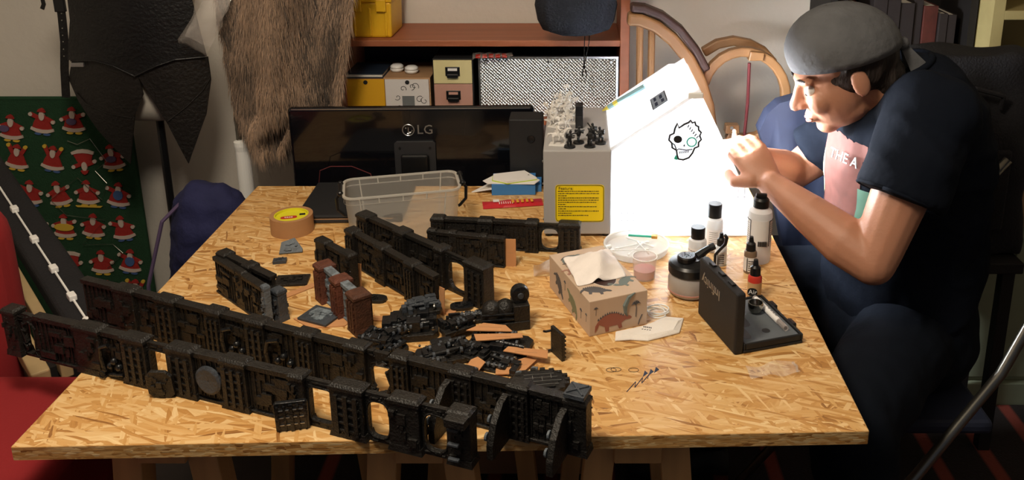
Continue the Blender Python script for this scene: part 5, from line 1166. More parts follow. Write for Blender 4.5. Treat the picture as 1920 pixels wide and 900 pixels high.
# hook
p = tab(1350, 505); t = thing('airbrush_hook', 'black bent airbrush holder hook standing among the bottles', 'hook', (p.x, p.y, TZ)); hk = [at(x, y, p.y) - t.location for x, y in ((1340, 500), (1341, 478), (1350, 468), (1360, 458), (1363, 446), (1359, 440))]; hk[0].z = .002
MB().tube(hk, [.0025, .003, .0032, .0035, .0035, .003], 10).build('hook', 'plastic_black', t, smooth=True); MB().lathe([(.012, 0), (.012, .003)], 20, (hk[0].x, 0, 0)).build('foot', 'plastic_black', t)
# bottles
def bottle(px, py, top, wpx, label, kind, group=None):
    c = tab(px, py); r = wpx / 2 / FPX * (c.y * math.cos(PITCH) + (CZ - TZ) * math.sin(PITCH)); H = at(px, top, c.y).z - TZ
    t = thing('paint_bottle' if kind in ('brown', 'red', 'drop') else 'solvent_bottle', label, 'bottle', (c.x, c.y + r * .3, TZ), R(-10), group)
    if kind in ('brown', 'red', 'drop'):
        body = {'brown': 'paint_brown', 'red': 'paint_red', 'drop': 'bottle_plastic'}[kind]; hb = H * .62
        autosmooth(MB().lathe([(r * .95, 0), (r, .002), (r, hb * .92), (r * .8, hb), (r * .5, hb * 1.02)], 24).build('body', body, t), 35)
        autosmooth(MB().lathe([(r * 1.015, hb * .12), (r * 1.015, hb * .74)], 24).build('label', 'paint_label' if kind == 'red' else 'white_paper', t), 35)
        o = MB().lathe([(r * .78, hb), (r * .72, hb + (H - hb) * .5), (r * .42, hb + (H - hb) * .62), (r * .30, H), (.0005, H)], 20).build('dropper_cap', 'plastic_black', t); autosmooth(o, 35)
        z = hb * .45
        if kind == 'red':
            L = t.children[1]; MB().prism(superell(0, 0, r * .7, hb * .16, 2.5, 18), 0, .0006, Matrix.Translation((-r * .30, -r * .99, z * .9)) @ FRONT).build('dark_patch', 'ink', L)
            text('lettering', 'Air', r * .95, 'white_paper', L, Matrix.Translation((-r * .25, -r * 1.05, z * .9)) @ FRONT, .0003)
        else:
            mb = MB()
            for k in range(5): mb.box((r * .15, -r * 1.0, hb * (.2 + .1 * k)), (r * .9, .002, .0008))
            mb.box((-r * .5, -r * .9, hb * .43), (.0012, .004, hb * .6)); mb.build('small_print', 'ink', t.children[1])
    else:
        hb = H * (.80 if kind == 'big' else .72); m = 'bottle_plastic'
        autosmooth(MB().lathe([(r * .94, 0), (r, .003), (r, hb * .86), (r * .93, hb * .94), (r * .62, hb), (r * .62, hb + .004)], 32).build('body', m, t), 35)
        if kind == 'big':
            autosmooth(MB().lathe([(r * 1.008, hb * .33), (r * 1.008, hb * .82)], 32).build('label', 'white_paper', t), 35); L = t.children[1]
            for s in (-1, 1):
                mb = MB()
                for a0 in range(0, 50, 10): a = R(-90 + s * (38 + a0)); 
                mb.tube([(r * 1.01 * math.cos(R(-90 + s * 48)), r * 1.01 * math.sin(R(-90 + s * 48)), z * hb) for z in (.34, .81)], .0009, 5); mb.tube([(r * 1.01 * math.cos(R(-90 + s * a)), r * 1.01 * math.sin(R(-90 + s * a)), hb * .81) for a in (48, 60, 75, 90)], .0009, 5)
                for k in range(9): mb.tube([(r * 1.009 * math.cos(R(-90 + s * a)), r * 1.009 * math.sin(R(-90 + s * a)), hb * (.42 + .04 * k)) for a in (56, 66, 80)], .0004, 4)
                mb.build('side_print', 'ink', L)
            mb = MB()
            for k in range(12): mb.box((-r * .1 + k * .0016, -r * .985, hb * .40), (.0007 + .0004 * (k % 3 == 0), .004, hb * .09))
            mb.build('barcode', 'ink', L)
            autosmooth(MB().lathe([(r * .66, hb + .002), (r * .66, hb + (H - hb) * .6), (r * .5, hb + (H - hb) * .75)], 28).build('cap', 'plastic_black', t), 35); MB().box((0, 0, H - (H - hb) * .12), (r * .9, r * .35, (H - hb) * .3)).build('flip_spout', 'plastic_black', t, .002)
        else:
            autosmooth(MB().lathe([(r * 1.01, hb * .06), (r * 1.01, hb * .68)], 32).build('label', 'white_paper', t), 35); mb = MB()
            for k in range(7 if kind == 'tall' else 0): mb.tube([(r * 1.02 * math.cos(R(a)), r * 1.02 * math.sin(R(a)), hb * (.25 + .06 * k)) for a in (-120, -100, -80, -65)], .0004, 4)
            if kind == 'mid':
                for a in (-105, -75): mb.tube([(r * 1.015 * math.cos(R(a)), r * 1.015 * math.sin(R(a)), hb * z) for z in (.08, .6)], .0008, 4)
                mb.tube([(r * 1.015 * math.cos(R(a)), r * 1.015 * math.sin(R(a)), hb * .6) for a in (-160, -130, -105)], .0008, 4); mb.tube([(r * 1.015 * math.cos(R(a)), r * 1.015 * math.sin(R(a)), hb * .6) for a in (-75, -50, -20)], .0008, 4)
            mb.build('small_print', 'ink', t.children[1])
            autosmooth(MB().lathe([(r * .78, hb), (r * .80, H - .002), (r * .74, H), (.0005, H)], 28).build('screw_cap', 'plastic_black', t), 35)
    return t
bottle(1307, 498, 427, 34, 'white bottle with black cap directly behind the cleaning pot', 'mid')
bottle(1338, 470, 383, 33, 'taller white bottle with black cap and printed text before the booth', 'tall')
bottle(1422, 490, 366, 45, 'large translucent flip-top bottle with barcode at the table edge', 'big')
bottle(1351, 497, 438, 22, 'tiny white dropper bottle behind the black case', 'drop')
bottle(1406, 511, 445, 24, 'brown paint dropper bottle with white label', 'brown')
bottle(1414, 562, 488, 26, 'red paint dropper bottle with tan label', 'red')
# case with open lid
A, B, Cc = tab(1324, 585), tab(1394, 664), tab(1517, 655); d = (A - B); ang = math.atan2(d.y, d.x)    # local x runs from near hinge end to far end
LLn = d.length; n_ = Vector((d.y, -d.x, 0)).normalized(); Wt = (Cc - B).dot(n_)
t = thing('airbrush_case', 'open black plastic airbrush case with foam tray and upright lid', 'case', (B.x, B.y, TZ), ang)
Wt = abs(Wt)
MB().b2((0, -Wt, 0), (LLn, 0, .006)).b2((0, -Wt, .006), (LLn, -Wt + .004, .018)).b2((0, -.004, .006), (LLn, 0, .018)).b2((0, -Wt + .004, .006), (.004, -.004, .018)).b2((LLn - .004, -Wt + .004, .006), (LLn, -.004, .018)).build('tray', 'plastic_matte', t, .0025)
o = MB().b2((.005, -Wt + .005, .006), (LLn - .005, -.005, .0155)).build('foam_insert', 'foam_grey', t, .002)
MB().prism(superell(LLn * .62, -Wt * .30, .036, .010, 4, 20), .0150, .0158).build('recess', 'plastic_black', o); MB().prism(superell(LLn * .22, -Wt * .52, .007, .007, 2, 16), .0150, .0158).build('recess', 'plastic_matte', o); MB().prism(superell(LLn * .30, -Wt * .16, .026, .008, 4, 20), .0150, .0158).build('recess', 'plastic_black', o)
for x in (.3, .75): MB().box((LLn * x, -Wt - .003, .013), (.020, .008, .010)).build('latch', 'plastic_black', t, .002)
lh = at(1400, 548, B.y).z - TZ - .002
ld = MB().b2((0, .0, .0), (LLn, .017, lh)).build('lid', 'plastic_matte', t, .004, seg=3)
for x in (.25, .5, .75): MB().box((LLn * x, .0085, lh + .001), (.016, .008, .004)).build('catch', 'plastic_black', ld, .001)
text('lettering', 'Infinity', .026, 'silver', ld, Matrix.Translation((LLn * .66, .0172, lh * .70)) @ frame((0, 0, 0), (1, 0, 0), (0, 0, -1), (0, 1, 0)), .0004)
MB().tube([(.02, .0, .004), (LLn - .02, .0, .004)], .004, 8).build('hinge', 'plastic_black', t)
Pz = t.location
p = t.matrix_basis.copy(); mw = Matrix.Translation(Pz) @ Matrix.Rotation(ang, 4, 'Z')
pc = mw @ Vector((LLn * .52, -Wt * .80, .0155 + .0052)); pn = thing('clear_pen', 'clear tube with white printed label lying in the case tray', 'tube', pc, ang)
MB().tube([(-.055, 0, 0), (.055, 0, 0)], .005, 14).build('barrel', 'cup_clear', pn, smooth=False); MB().tube([(-.03, 0, 0), (.05, 0, 0)], .0052, 14).build('label', 'white_paper', pn); MB().tube([(-.052, 0, 0), (-.03, 0, 0)], .0035, 10).build('plunger', 'plastic_black', pn); mb = MB()
for k in range(4): mb.box((-.018 + k * .008, -.001, .0047), (.005, .0014, .0010))
mb.build('print', 'ink', pn)
bc = tab(1416, 586, TZ + .0155); bb = thing('metal_cup', 'small dark chrome airbrush cup standing in the case tray', 'cup', bc); autosmooth(MB().lathe([(.006, 0), (.012, .006), (.0135, .014), (.013, .020), (.0115, .020), (.011, .012), (.004, .004)], 24).build('bowl', 'chrome', bb), 40); MB().lathe([(.003, .003), (.003, .012)], 10).build('stem', 'chrome', bb)
# mask
c = tab(1216, 626); t = thing('face_mask', 'folded white respirator mask lying before the tissue box', 'mask', (c.x, c.y, TZ), R(8))
mi = (Matrix.Translation(c) @ Matrix.Rotation(R(8), 4, 'Z')).inverted(); poly = [tuple((mi @ tab(*q))[:2]) for q in ((1153, 641), (1183, 639), (1215, 641), (1274, 626), (1282, 599), (1247, 596), (1216, 611), (1180, 620), (1154, 625))]
mb = MB(); n = len(poly); mb.v = [Vector((x, y, .0008)) for x, y in poly] + [Vector((x, y, .003)) for x, y in poly] + [Vector((x * .8 + .0, y * .6 - .001, .008)) for x, y in poly]
mb.f = [list(range(n))[::-1]] + [(i, (i + 1) % n, n + (i + 1) % n, n + i) for i in range(n)] + [(n + i, n + (i + 1) % n, 2 * n + (i + 1) % n, 2 * n + i) for i in range(n)] + [[2 * n + i for i in range(n)]]; mb.build('shell', 'mask', t, .0008)
mb = MB(); mb.tube([Vector((x * .96, y * .93, .0036)) for x, y in poly + poly[:1]], .0006, 5); mb.build('welded_seam', 'white_paper', t)
for k in range(5): MB().box((-.006 + k * .0028, .010 - k * .0012, .0083), (.0016, .0034, .0006)).build('stamp_mark', 'ink', t)
for k in range(4): MB().box((-.010 + k * .004, .003 - k * .0016, .0083), (.0028, .0010, .0006)).build('stamp_mark', 'ink', t)
mb = MB()
for k in range(2): mb.box((-.053, -.012 + .008 * k, .0042), (.002, .005, .001))
mb.build('staple', 'silver', t)
# elastic coil
c = tab(1232, 590); mb = MB()
pts = [(c.x + (.018 + .004 * math.sin(a * 1.7)) * math.cos(a), c.y + (.016 + .003 * math.cos(a * 1.3)) * math.sin(a), TZ + .003 + .0004 * a) for a in [i * .35 for i in range(60)]]
tag(mb.tube(pts, .0013, 6).build('elastic_strap', 'white_plastic', None), 'coiled white elastic band beside the tissue box', 'band')
# zip bag
c = tab(1448, 698); t = thing('zip_bag', 'small crumpled clear zip bag lying near the table edge', 'bag', (c.x, c.y, TZ), R(8))
mb = crumple(.080, .034, .010, 4, 16, 8, .3); mb.v = [Vector((v.x, v.z, .004 - v.y)) for v in mb.v]; zm = min(v.z for v in mb.v); mb.v = [Vector((v.x, v.y, v.z - zm + .0006)) for v in mb.v]; mb.build('film', 'clear_film', t, smooth=True)
MB().tube([(.036, -.012, .006), (.040, 0, .008), (.038, .012, .006)], .002, 6).build('zip_strip', 'thin_film', t)
# ------------------------------------------------------------------ spray booth
NB = 1.72; FB = 2.035; X0 = at(1020, 445, NB).x; X1 = at(1145, 445, NB).x; ZT = .945
t = thing('spray_booth', 'grey folding spray booth with glowing white panels and yellow label', 'spray booth', (X0, NB, TZ)); O = t.location
w2 = X1 - X0; hz = ZT - TZ
MB().b2((0, 0, 0.006), (w2, FB - NB, hz)).build('fan_housing', 'booth_grey', t, .003)
for x in (.01, w2 - .01):
    for y in (.012, FB - NB - .012): MB().lathe([(.008, 0), (.007, .006)], 12, (x, y, 0)).build('rubber_foot', 'plastic_black', t)
for z in (.04, .12, .17): MB().lathe([(.003, 0), (.002, .002)], 10, m=frame((0, .004, z), (0, 1, 0), (0, 0, 1), (-1, 0, 0))).build('corner_screw', 'silver', t)
ly0, ly1 = at(1041, 416, NB).z - O.z, at(1041, 346, NB).z - O.z; lx0, lx1 = at(1041, 380, NB).x - O.x, at(1133, 380, NB).x - O.x
lab = MB().prism([((x + 1) / 2 * (lx1 - lx0) + lx0, (z + 1) / 2 * (ly1 - ly0) + ly0) for x, z in superell(0, 0, 1, 1, 14, 32)], 0, .0006, FRONT).build('warning_label', 'warn_yellow', t)
mb = MB(); mb.tube([Vector((((x + 1) / 2 * (lx1 - lx0) + lx0) , -.0008, ((z + 1) / 2 * (ly1 - ly0) + ly0))) for x, z in superell(0, 0, .97, .96, 14, 32) + [superell(0, 0, .97, .96, 14, 32)[0]]], .0006, 5); mb.build('label_border', 'ink', lab)
text('lettering', 'Feature:', .0095, 'dark_pad', lab, Matrix.Translation((lx0 + .007, -.0008, ly1 - .0085)) @ FRONT, .0003, 'LEFT')
wl_ = (.94, .95, .2, .94, .94, .88, .18, .90, .18, .94, .32, .70); rl = random.Random(5)
for k, wf in enumerate(wl_):                       # lines of print too small to read
    mb = MB(); x = lx0 + .006; xe = x + (lx1 - lx0 - .012) * wf; zl = ly1 - .0150 - k * .00495
    while x < xe:
        q = min(rl.uniform(.0015, .006), xe - x); mb.b2((x, -.0009, zl - rl.uniform(.0007, .0010)), (x + q, -.0005, zl + rl.uniform(.0006, .0010))); x += q + .0009
    mb.build('print_line', 'dark_pad', lab)
# chamber
nr = at(1315, 172, NB) - O; br_ = at(1436, 443, NB) - O; mid = at(1347, 243, NB) - O
poly = [(w2, .004), (w2, hz), (nr.x, nr.z - .004), (mid.x, mid.z), (br_.x, .004)]
for y, nm in ((0.0, 'side_panel'), (FB - NB - .004, 'side_panel')):
    o = MB().prism(poly, -.004, 0.0, Matrix.Translation((0, y, 0)) @ FRONT).build(nm, 'booth_panel', t)
    if y == 0: near = o
dl = Vector((nr.x - w2, 0, nr.z - hz)); nl = Vector((-dl.z, 0, dl.x)).normalized(); dep = FB - NB
ld = MB(); vs = []
q = [Vector((w2, -.004, hz)), Vector((nr.x, -.004, nr.z)), Vector((nr.x, dep * .72, nr.z)), Vector((nr.x - dl.x * .18, dep, nr.z - dl.z * .18)), Vector((w2, dep, hz))]
ld.add(q + [v + nl * .005 for v in q], [(4, 3, 2, 1, 0), (5, 6, 7, 8, 9)] + [(i, (i + 1) % 5, 5 + (i + 1) % 5, 5 + i) for i in range(5)]); lid = ld.build('top_lid', 'booth_panel', t)
hx = at(1296, 172, NB) - O; MB().box((nr.x - .012, -.008, nr.z - .006), (.030, .006, .012)).build('lid_clip', 'white_plastic', t, .002)
lm = frame(Vector((w2, 0, hz)) + nl * .0052, dl, (0, 1, 0), nl); LL_ = dl.length
bg = MB().b2((.112, .06, 0), (.150, .14, .0008), lm).build('badge', 'dark_grey_paint', lid); MB().b2((.1145, .0625, .0007), (.1475, .1375, .0012), lm).build('badge_face', 'badge_blue', bg)
for q in ((.120, .069, .127, .094), (.134, .100, .141, .126), (.136, .071, .143, .092), (.120, .106, .126, .130)): MB().b2((q[0], q[1], .0011), (q[2], q[3], .0015), lm).build('badge_bar', 'ink_blue', bg)
pen = thing('striped_pencil', 'blue and yellow striped pencil lying on the booth lid', 'pencil', O + lm @ Vector((.045, dep * .80, .0065)), 0); pm = lm.copy(); pm.translation = (0, 0, 0)
MB().tube([(-.035, .01, 0), (.065, -.012, 0)], .006, 6, pm).build('shaft', 'pencil_blue', pen); MB().tube([(-.052, .014, 0), (-.035, .01, 0)], [.0015, .006], 6, pm).build('tip', 'pencil_yellow', pen); MB().tube([(-.02, .0067, 0), (-.008, .0041, 0)], .0063, 6, pm).build('band', 'pencil_yellow', pen)
MB().b2((w2, .004, .0), (br_.x - .01, dep - .004, .006)).build('floor_panel', 'white_plastic', t)
mb = MB()
for k in range(7): mb.b2((w2 + .001, .02 + k * .042, .02), (w2 + .003, .024 + k * .042, hz - .02))
for k in range(4): mb.b2((w2 + .001, .02, .03 + k * .04), (w2 + .003, dep - .02, .034 + k * .04))
mb.build('filter_grid', 'grey_print', t)
for y in (.05, dep - .07): MB().b2((.03, y, -.008), (LL_ - .03, y + .02, -.006), lm).build('led_strip', 'led', t)
# grid lines on the wing
mb = MB()
for px_ in (1165, 1176, 1187): a = at(px_, 400, NB) - O; mb.b2((a.x, -.005, .03), (a.x + .0009, -.004, .062))
for py_ in (398, 412, 426): a = at(1165, py_, NB) - O; mb.b2((a.x - .006, -.005, a.z), (a.x + .028, -.004, a.z + .0009))
for px_, y0, y1 in ((1385, 325, 370), (1396, 345, 372)): a, b = at(px_, y0, NB) - O, at(px_, y1, NB) - O; mb.b2((a.x, -.005, b.z), (a.x + .0009, -.004, a.z))
for py_ in (345, 368): a = at(1378, py_, NB) - O; mb.b2((a.x, -.005, a.z), (a.x + .022, -.004, a.z + .0009))
mb.build('grid_lines', 'grey_print', near)
# skull sticker
sc = at(1283, 262, NB) - O; S = .040; km = Matrix.Translation((sc.x, -.0042, sc.z)) @ FRONT @ Matrix.Rotation(R(-10), 4, 'Z') @ Matrix.Scale(S, 4)
ol = [(-.62, .55), (-.55, .85), (-.42, .62), (-.2, .85), (.0, .98), (.08, 1.12), (.2, 1.0), (.32, 1.08), (.4, .9), (.56, .86), (.6, .68), (.76, .56), (.72, .38), (.84, .2), (.74, .02), (.78, -.2), (.6, -.32), (.55, -.6), (.42, -.88), (.15, -1.05), (-.1, -1.05), (-.22, -.85), (-.3, -.6), (-.55, -.5), (-.62, -.25), (-.8, -.12), (-.8, .15), (-.62, .28)]
sk = MB().prism(ol, 0, .012, km).build('skull_sticker', 'booth_panel', near); mb = MB(); mb.tube([km @ Vector((x, y, .012)) for x, y in ol + ol[:1]], .0022, 5); mb.build('skull_outline', 'ink', sk)
MB().prism(ell(-.35, .0, .22, .20), .012, .026, km).build('eye_socket', 'ink', sk); mb = MB(); mb.tube([km @ Vector((x, y, .014)) for x, y in ell(.38, -.02, .24, .24) + ell(.38, -.02, .24, .24)[:1]], .0014, 5); mb.build('eye_ring', 'green_plastic', sk)
MB().prism([(-.02, -.32), (.1, -.32), (.04, -.18)], .012, .022, km).build('nose', 'ink', sk); 
for k in range(5): MB().tube([km @ Vector((-.1 + .1 * k, -.62 + .03 * k, .014)), km @ Vector((-.1 + .1 * k, -.74 + .03 * k, .014))], .0010, 4).build('tooth', 'ink', sk)
for ln in (((-.62, -.25), (-.45, -.32), (-.32, -.55)), ((-.3, -.6), (-.2, -.5), (.2, -.5), (.5, -.4))): MB().tube([km @ Vector((x, y, .014)) for x, y in ln], .0011, 4).build('skull_line', 'ink', sk)
for k in range(6): MB().tube([km @ Vector((.05 + .12 * k, .86 - .1 * k, .014)), km @ Vector((.02 + .11 * k, .72 - .1 * k, .014))], .0010, 4).build('stitch', 'ink', sk)
MB().prism([(-.3, -.85), (-.12, -.98), (-.16, -1.12), (-.34, -1.08)], .012, .024, km).build('green_leaf', 'green_plastic', sk)
# miniatures on the housing
def mini(px, py, s, kind, label, group, seed, rz):
    c = tab(px, py, ZT); rs = random.Random(seed); m = 'mini_white' if kind != 'black' else 'mini_black'
    t = thing('miniature', label, 'miniature', (c.x, c.y, ZT), rz, group)
    if kind == 'rider':
        MB().b2((-.018, -.011, 0), (.018, .011, .003)).build('base', m, t, .0008); mb = MB()
        mb.sphere((0, 0, .022), (.014, .006, .006), 12, 8); mb.tube([(.010, 0, .024), (.018, 0, .034), (.020, 0, .037)], [.005, .0035, .003], 8); mb.sphere((.023, 0, .036), (.006, .003, .003), 8, 6)
        for x, y, e in ((.010, .004, .004), (.010, -.004, .012), (-.010, .004, -.004), (-.010, -.004, .002)): mb.tube([(x, y, .020), (x + e * .5, y, .012), (x + e * .3, y, .003)], [.003, .002, .0015], 6)
        mb.tube([(-.013, 0, .024), (-.020, 0, .022), (-.024, 0, .014)], [.002, .003, .001], 6); remeshed(mb, 'horse', m, t, .0012, 2)
        mb = MB(); mb.tube([(0, 0, .025), (0, 0, .034), (.001, 0, .040)], [.005, .005, .004], 8); mb.sphere((.002, 0, .044), .0035, 8, 6)
        for y in (.005, -.005): mb.tube([(0, y * .7, .038), (.005, y * 1.6, .034), (.011, y * 1.6, .036)], .0018, 6); mb.tube([(0, y, .027), (.004, y * 1.5, .018), (.002, y * 1.5, .012)], .002, 6)
        remeshed(mb, 'rider', m, t, .0012, 2)
        MB().tube([(.010, .009, .024), (.014 + rs.uniform(-.004, .008), .010, .062)], .0008, 6).build('lance', m, t); MB().prism([(0, 0), (.014, .004), (.012, .012), (0, .010)], -.0004, .0004, Matrix.Translation((.014, .010, .050)) @ FRONT).build('pennant', m, t)
    else:
        MB().lathe([(.0125, 0), (.0115, .0035)], 22).build('base', m, t); mb = MB()
        mb.tube([(.003, .003, .003), (.003, .003, .012), (0, 0, .018)], [.0022, .003, .003], 8); mb.tube([(-.003, -.003, .003), (-.004, -.002, .012), (0, 0, .018)], [.0022, .003, .003], 8)
        mb.tube([(0, 0, .016), (0, 0, .026), (.001, 0, .030)], [.0045, .006, .004], 8); mb.sphere((.002, 0, .034), .0036, 8, 6); mb.tube([(0, .005, .028), (.006, .007, .022), (.012, .004, .024)], .0018, 6); mb.tube([(0, -.005, .028), (.006, -.007, .022), (.010, -.004, .024)], .0018, 6)
        remeshed(mb, 'figure', m, t, .0011, 2)
        MB().tube([(-.004, .004, .024), (.018, .0, .026 + rs.uniform(-.004, .008))], .0016, 8).build('weapon', m, t); MB().box((-.006, 0, .026), (.005, .010, .010)).build('backpack', m, t, .001)
    return t
wl = 'white primed mounted miniature standing on the booth housing'
for k, (px, py) in enumerate(((1047, 272), (1056, 247), (1042, 238), (1065, 232), (1036, 225), (1052, 216), (1066, 214), (1050, 205))):
    m_ = mini(px, py, 1, 'rider', 'white mounted miniature standing at the housing edge above the yellow label' if k == 0 else wl, 'white mounted miniatures on the booth', k, R((-10, 25, 160, 10, 40, -30, 80, 15)[k]))
    m_.scale = (.95, .95, .95) if k else (1.05, 1.05, 1.05)
for k, (px, py) in enumerate(((1068, 276), (1085, 268), (1106, 275), (1112, 262), (1126, 269))): mini(px, py, 1, 'black', 'black primed foot miniature on a round base atop the booth', 'black foot miniatures on the booth', 20 + k, R(40 * k + 10))
c = tab(1086, 238, ZT); t = thing('black_tower', 'black louvred tower box standing on the booth housing', 'model part', (c.x, c.y, ZT)); MB().b2((-.0085, -.012, 0), (.0085, .02, .052)).build('body', 'mini_black', t, .0008); mb = MB()
for k in range(9): mb.box((0, -.0125, .032 + k * .002), (.013, .001, .0009))
mb.build('louvres', 'plastic_matte', t); MB().b2((-.006, -.0135, .006), (.006, -.012, .028)).build('screen', 'plastic_matte', t, .0005)
lamp('booth_led_light', 'AREA', O + lm @ Vector((LL_ * .5, dep * .5, -.012)), 19, (.93, .97, 1.0), .16, (0, -math.atan2(dl.z, dl.x), 0))
# ------------------------------------------------------------------ the seated person
CY = 1.78
person = thing('person', 'person in dark navy t-shirt and trousers seated at the table, leaning over the booth', 'person', (.70, CY, 0)); PO = person.location.copy()
def L(v): return Vector(v) - PO
lsh, lel, lwr = L(at(1742, 232, 1.58)), L(at(1636, 492, 1.50)), L(at(1446, 345, 1.66)); G = L(at(1366, 262, 1.77))
rsh, rel, rwr = L(at(1590, 250, 1.97)), L(at(1490, 322, 1.99)), L(at(1412, 296, 1.85))
Hc = L(at(1578, 132, 1.75)); HR = Matrix.Rotation(R(-24), 3, 'Y')
def hp(x, y, z): return Hc + HR @ Vector((x, y, z))
body = MB()
def limb(pts, rs, n=14):
    body.tube(pts, rs, n)
    for p, r in zip(pts, rs): body.sphere(p, r, n, 10)
limb([lsh, lsh.lerp(lel, .5), lel.lerp(lsh, .1), lel], [.058, .054, .046, .043])
limb([lel, lel.lerp(lwr, .25), lel.lerp(lwr, .6), lwr.lerp(lel, .08), lwr], [.043, .050, .040, .029, .027])
limb([rsh, rsh.lerp(rel, .6), rel], [.055, .048, .042]); limb([rel, rel.lerp(rwr, .3), rwr], [.042, .044, .027])
def hand(wr, el, grip, side, back):
    f = (grip - wr); f.normalize(); bk = Vector(back); s = f.cross(bk).normalized() * side; bk = s.cross(f).normalized() * side
    if bk.dot(Vector(back)) < 0: bk = -bk
    K = wr + f * .078
    body.loft([(wr, s * .026, bk * .020), (wr + f * .03, s * .034, bk * .017), (wr + f * .06, s * .040, bk * .016), (K, s * .040, bk * .013)], 16)
    for i, (o, ln) in enumerate(((-.030, .072), (-.010, .080), (.011, .076), (.030, .060))):
        k = K + s * o; d1 = (f * .93 - bk * .30).normalized(); d2 = (f * .80 - bk * .60 - s * o * 4).normalized(); d3 = (f * .45 - bk * .9 - s * o * 6).normalized()
        p1 = k + d1 * ln * .46; p2 = p1 + d2 * ln * .32; p3 = p2 + d3 * ln * .26; limb([k, p1, p2, p3], [.0105, .0095, .0085, .0075], 10)
    tb = wr + f * .025 - s * .030; t1 = tb + (f * .6 - s * .75 - bk * .4).normalized() * .036; t2 = t1 + (f * .8 - bk * .55 + s * .1).normalized() * .032; t3 = t2 + (f * .7 - bk * .5 + s * .45).normalized() * .024
    limb([tb, t1, t2, t3], [.015, .0125, .0105, .0085], 10)
    return K, f, s, bk
K, f, s, bk = hand(lwr, lel, L(at(1386, 262, 1.74)), 1, (.05, -.75, .45))
K2, f2, s2, bk2 = hand(rwr, rel, L(at(1352, 262, 1.80)), -1, (.1, .6, .6))
# neck, head
nk = L((.645, CY - .01, 1.055)); body.tube([nk, nk.lerp(hp(.03, 0, -.06), .6), hp(.025, 0, -.03)], [.066, .058, .058], 16)
body.sphere(hp(.018, 0, .035), (.096, .078, .090), 24, 16, rot=HR); body.sphere(hp(-.028, 0, -.035), (.066, .064, .078), 20, 14, rot=HR); body.sphere(hp(-.062, 0, -.095), (.026, .030, .020), 14, 10, rot=HR); body.sphere(hp(-.02, 0, -.075), (.062, .056, .035), 16, 10, rot=HR)
body.sphere(hp(-.078, 0, .018), (.018, .056, .012), 16, 10, rot=HR)
for y in (-1, 1):
    body.sphere(hp(-.068, y * .038, -.032), (.026, .024, .026), 12, 8, rot=HR)
    body.sphere(hp(.012, y * .080, -.012), (.019, .008, .030), 14, 10, rot=HR); body.tube([hp(.006, y * .074, -.01), hp(.01, y * .082, -.01)], [.010, .012], 8)
body.tube([hp(-.086, 0, .012), hp(-.103, 0, -.018), hp(-.112, 0, -.030)], [.009, .012, .013], 10); body.sphere(hp(-.112, 0, -.032), .013, 10, 8)
for y in (-1, 1): body.sphere(hp(-.100, y * .011, -.034), .010, 10, 8)
body.sphere(hp(-.088, 0, -.066), (.014, .026, .014), 12, 8, rot=HR)
# torso core
body.loft([(L((.70, CY, .56)), (.11, 0, 0), (0, .15, 0)), (L((.70, CY, .8)), (.11, 0, 0), (0, .15, 0)), (L((.67, CY, 1.0)), (.09, 0, 0), (0, .15, 0)), (L((.64, CY, 1.09)), (.05, 0, 0), (0, .07, 0))], 20)
for p in (lsh, rsh): body.tube([L((.67, CY, 1.0)), p], [.07, .056], 12)
bd = remeshed(body, 'body', 'skin', person, .0042, 3)
for y in (-1, 1):
    e = MB().sphere(hp(-.0775, y * .031, -.004), .012, 14, 10).build('eye', 'eye_white', bd, smooth=True); MB().sphere(hp(-.0868, y * .031, -.006), (.004, .0055, .0055), 12, 8, rot=HR).build('iris', 'iris', e, smooth=True)
    MB().tube([hp(-.0925, y * .014, .021), hp(-.0915, y * .032, .026), hp(-.080, y * .050, .020)], [.0022, .003, .0015], 6).build('eyebrow', 'hair', bd)
MB().tube([hp(-.094, -.022, -.066), hp(-.099, 0, -.063), hp(-.094, .022, -.066)], [.002, .005, .002], 8).build('upper_lip', 'lips', bd, smooth=True); MB().tube([hp(-.094, -.020, -.070), hp(-.0985, 0, -.072), hp(-.094, .020, -.070)], [.002, .0055, .002], 8).build('lower_lip', 'lips', bd, smooth=True)
# hair and bandana
hm = MB(); hm.sphere(hp(.030, 0, .025), (.096, .085, .092), 24, 16, rot=HR); hm.sphere(hp(.070, 0, -.040), (.048, .066, .045), 18, 12, rot=HR)
hr = remeshed(hm, 'hair', 'hair', person, .006, 3, lambda p, n: .005 * noise.noise(Vector((p.x * 60, p.y * 90, p.z * 25))))
bm_ = MB(); n = 32; rings = []
for i in range(13):
    a = math.pi * .56 * i / 12; rings.append([hp(.018 + .112 * math.sin(a) * math.cos(2 * math.pi * k / n) * (1.0), .094 * math.sin(a) * math.sin(2 * math.pi * k / n), .044 + .094 * math.cos(a) + .024 * math.sin(a) * (-math.cos(2 * math.pi * k / n)) * (.6)) for k in range(n)])
for q in rings: bm_.v += q
for i in range(12):
    for k in range(n): bm_.f.append((i * n + k, i * n + (k + 1) % n, (i + 1) * n + (k + 1) % n, (i + 1) * n + k))
o = bm_.build('bandana', 'bandana', person, smooth=True); md = o.modifiers.new('s', 'SOLIDIFY'); md.thickness = .003; md.offset = 1
kn = hp(.128, -.01, .008); MB().sphere(kn, (.016, .014, .014), 12, 8).build('knot', 'bandana', o, smooth=True)
for a, l_ in ((-.3, .07), (.5, .06)): MB().prism([(0, -.006), (l_, -.020), (l_ * .9, .018), (0, .006)], -.001, .001, frame(kn, (.55, a * .6, -.75), (.7, .1, .6), (0, -1, .2))).build('tail', 'bandana', o)
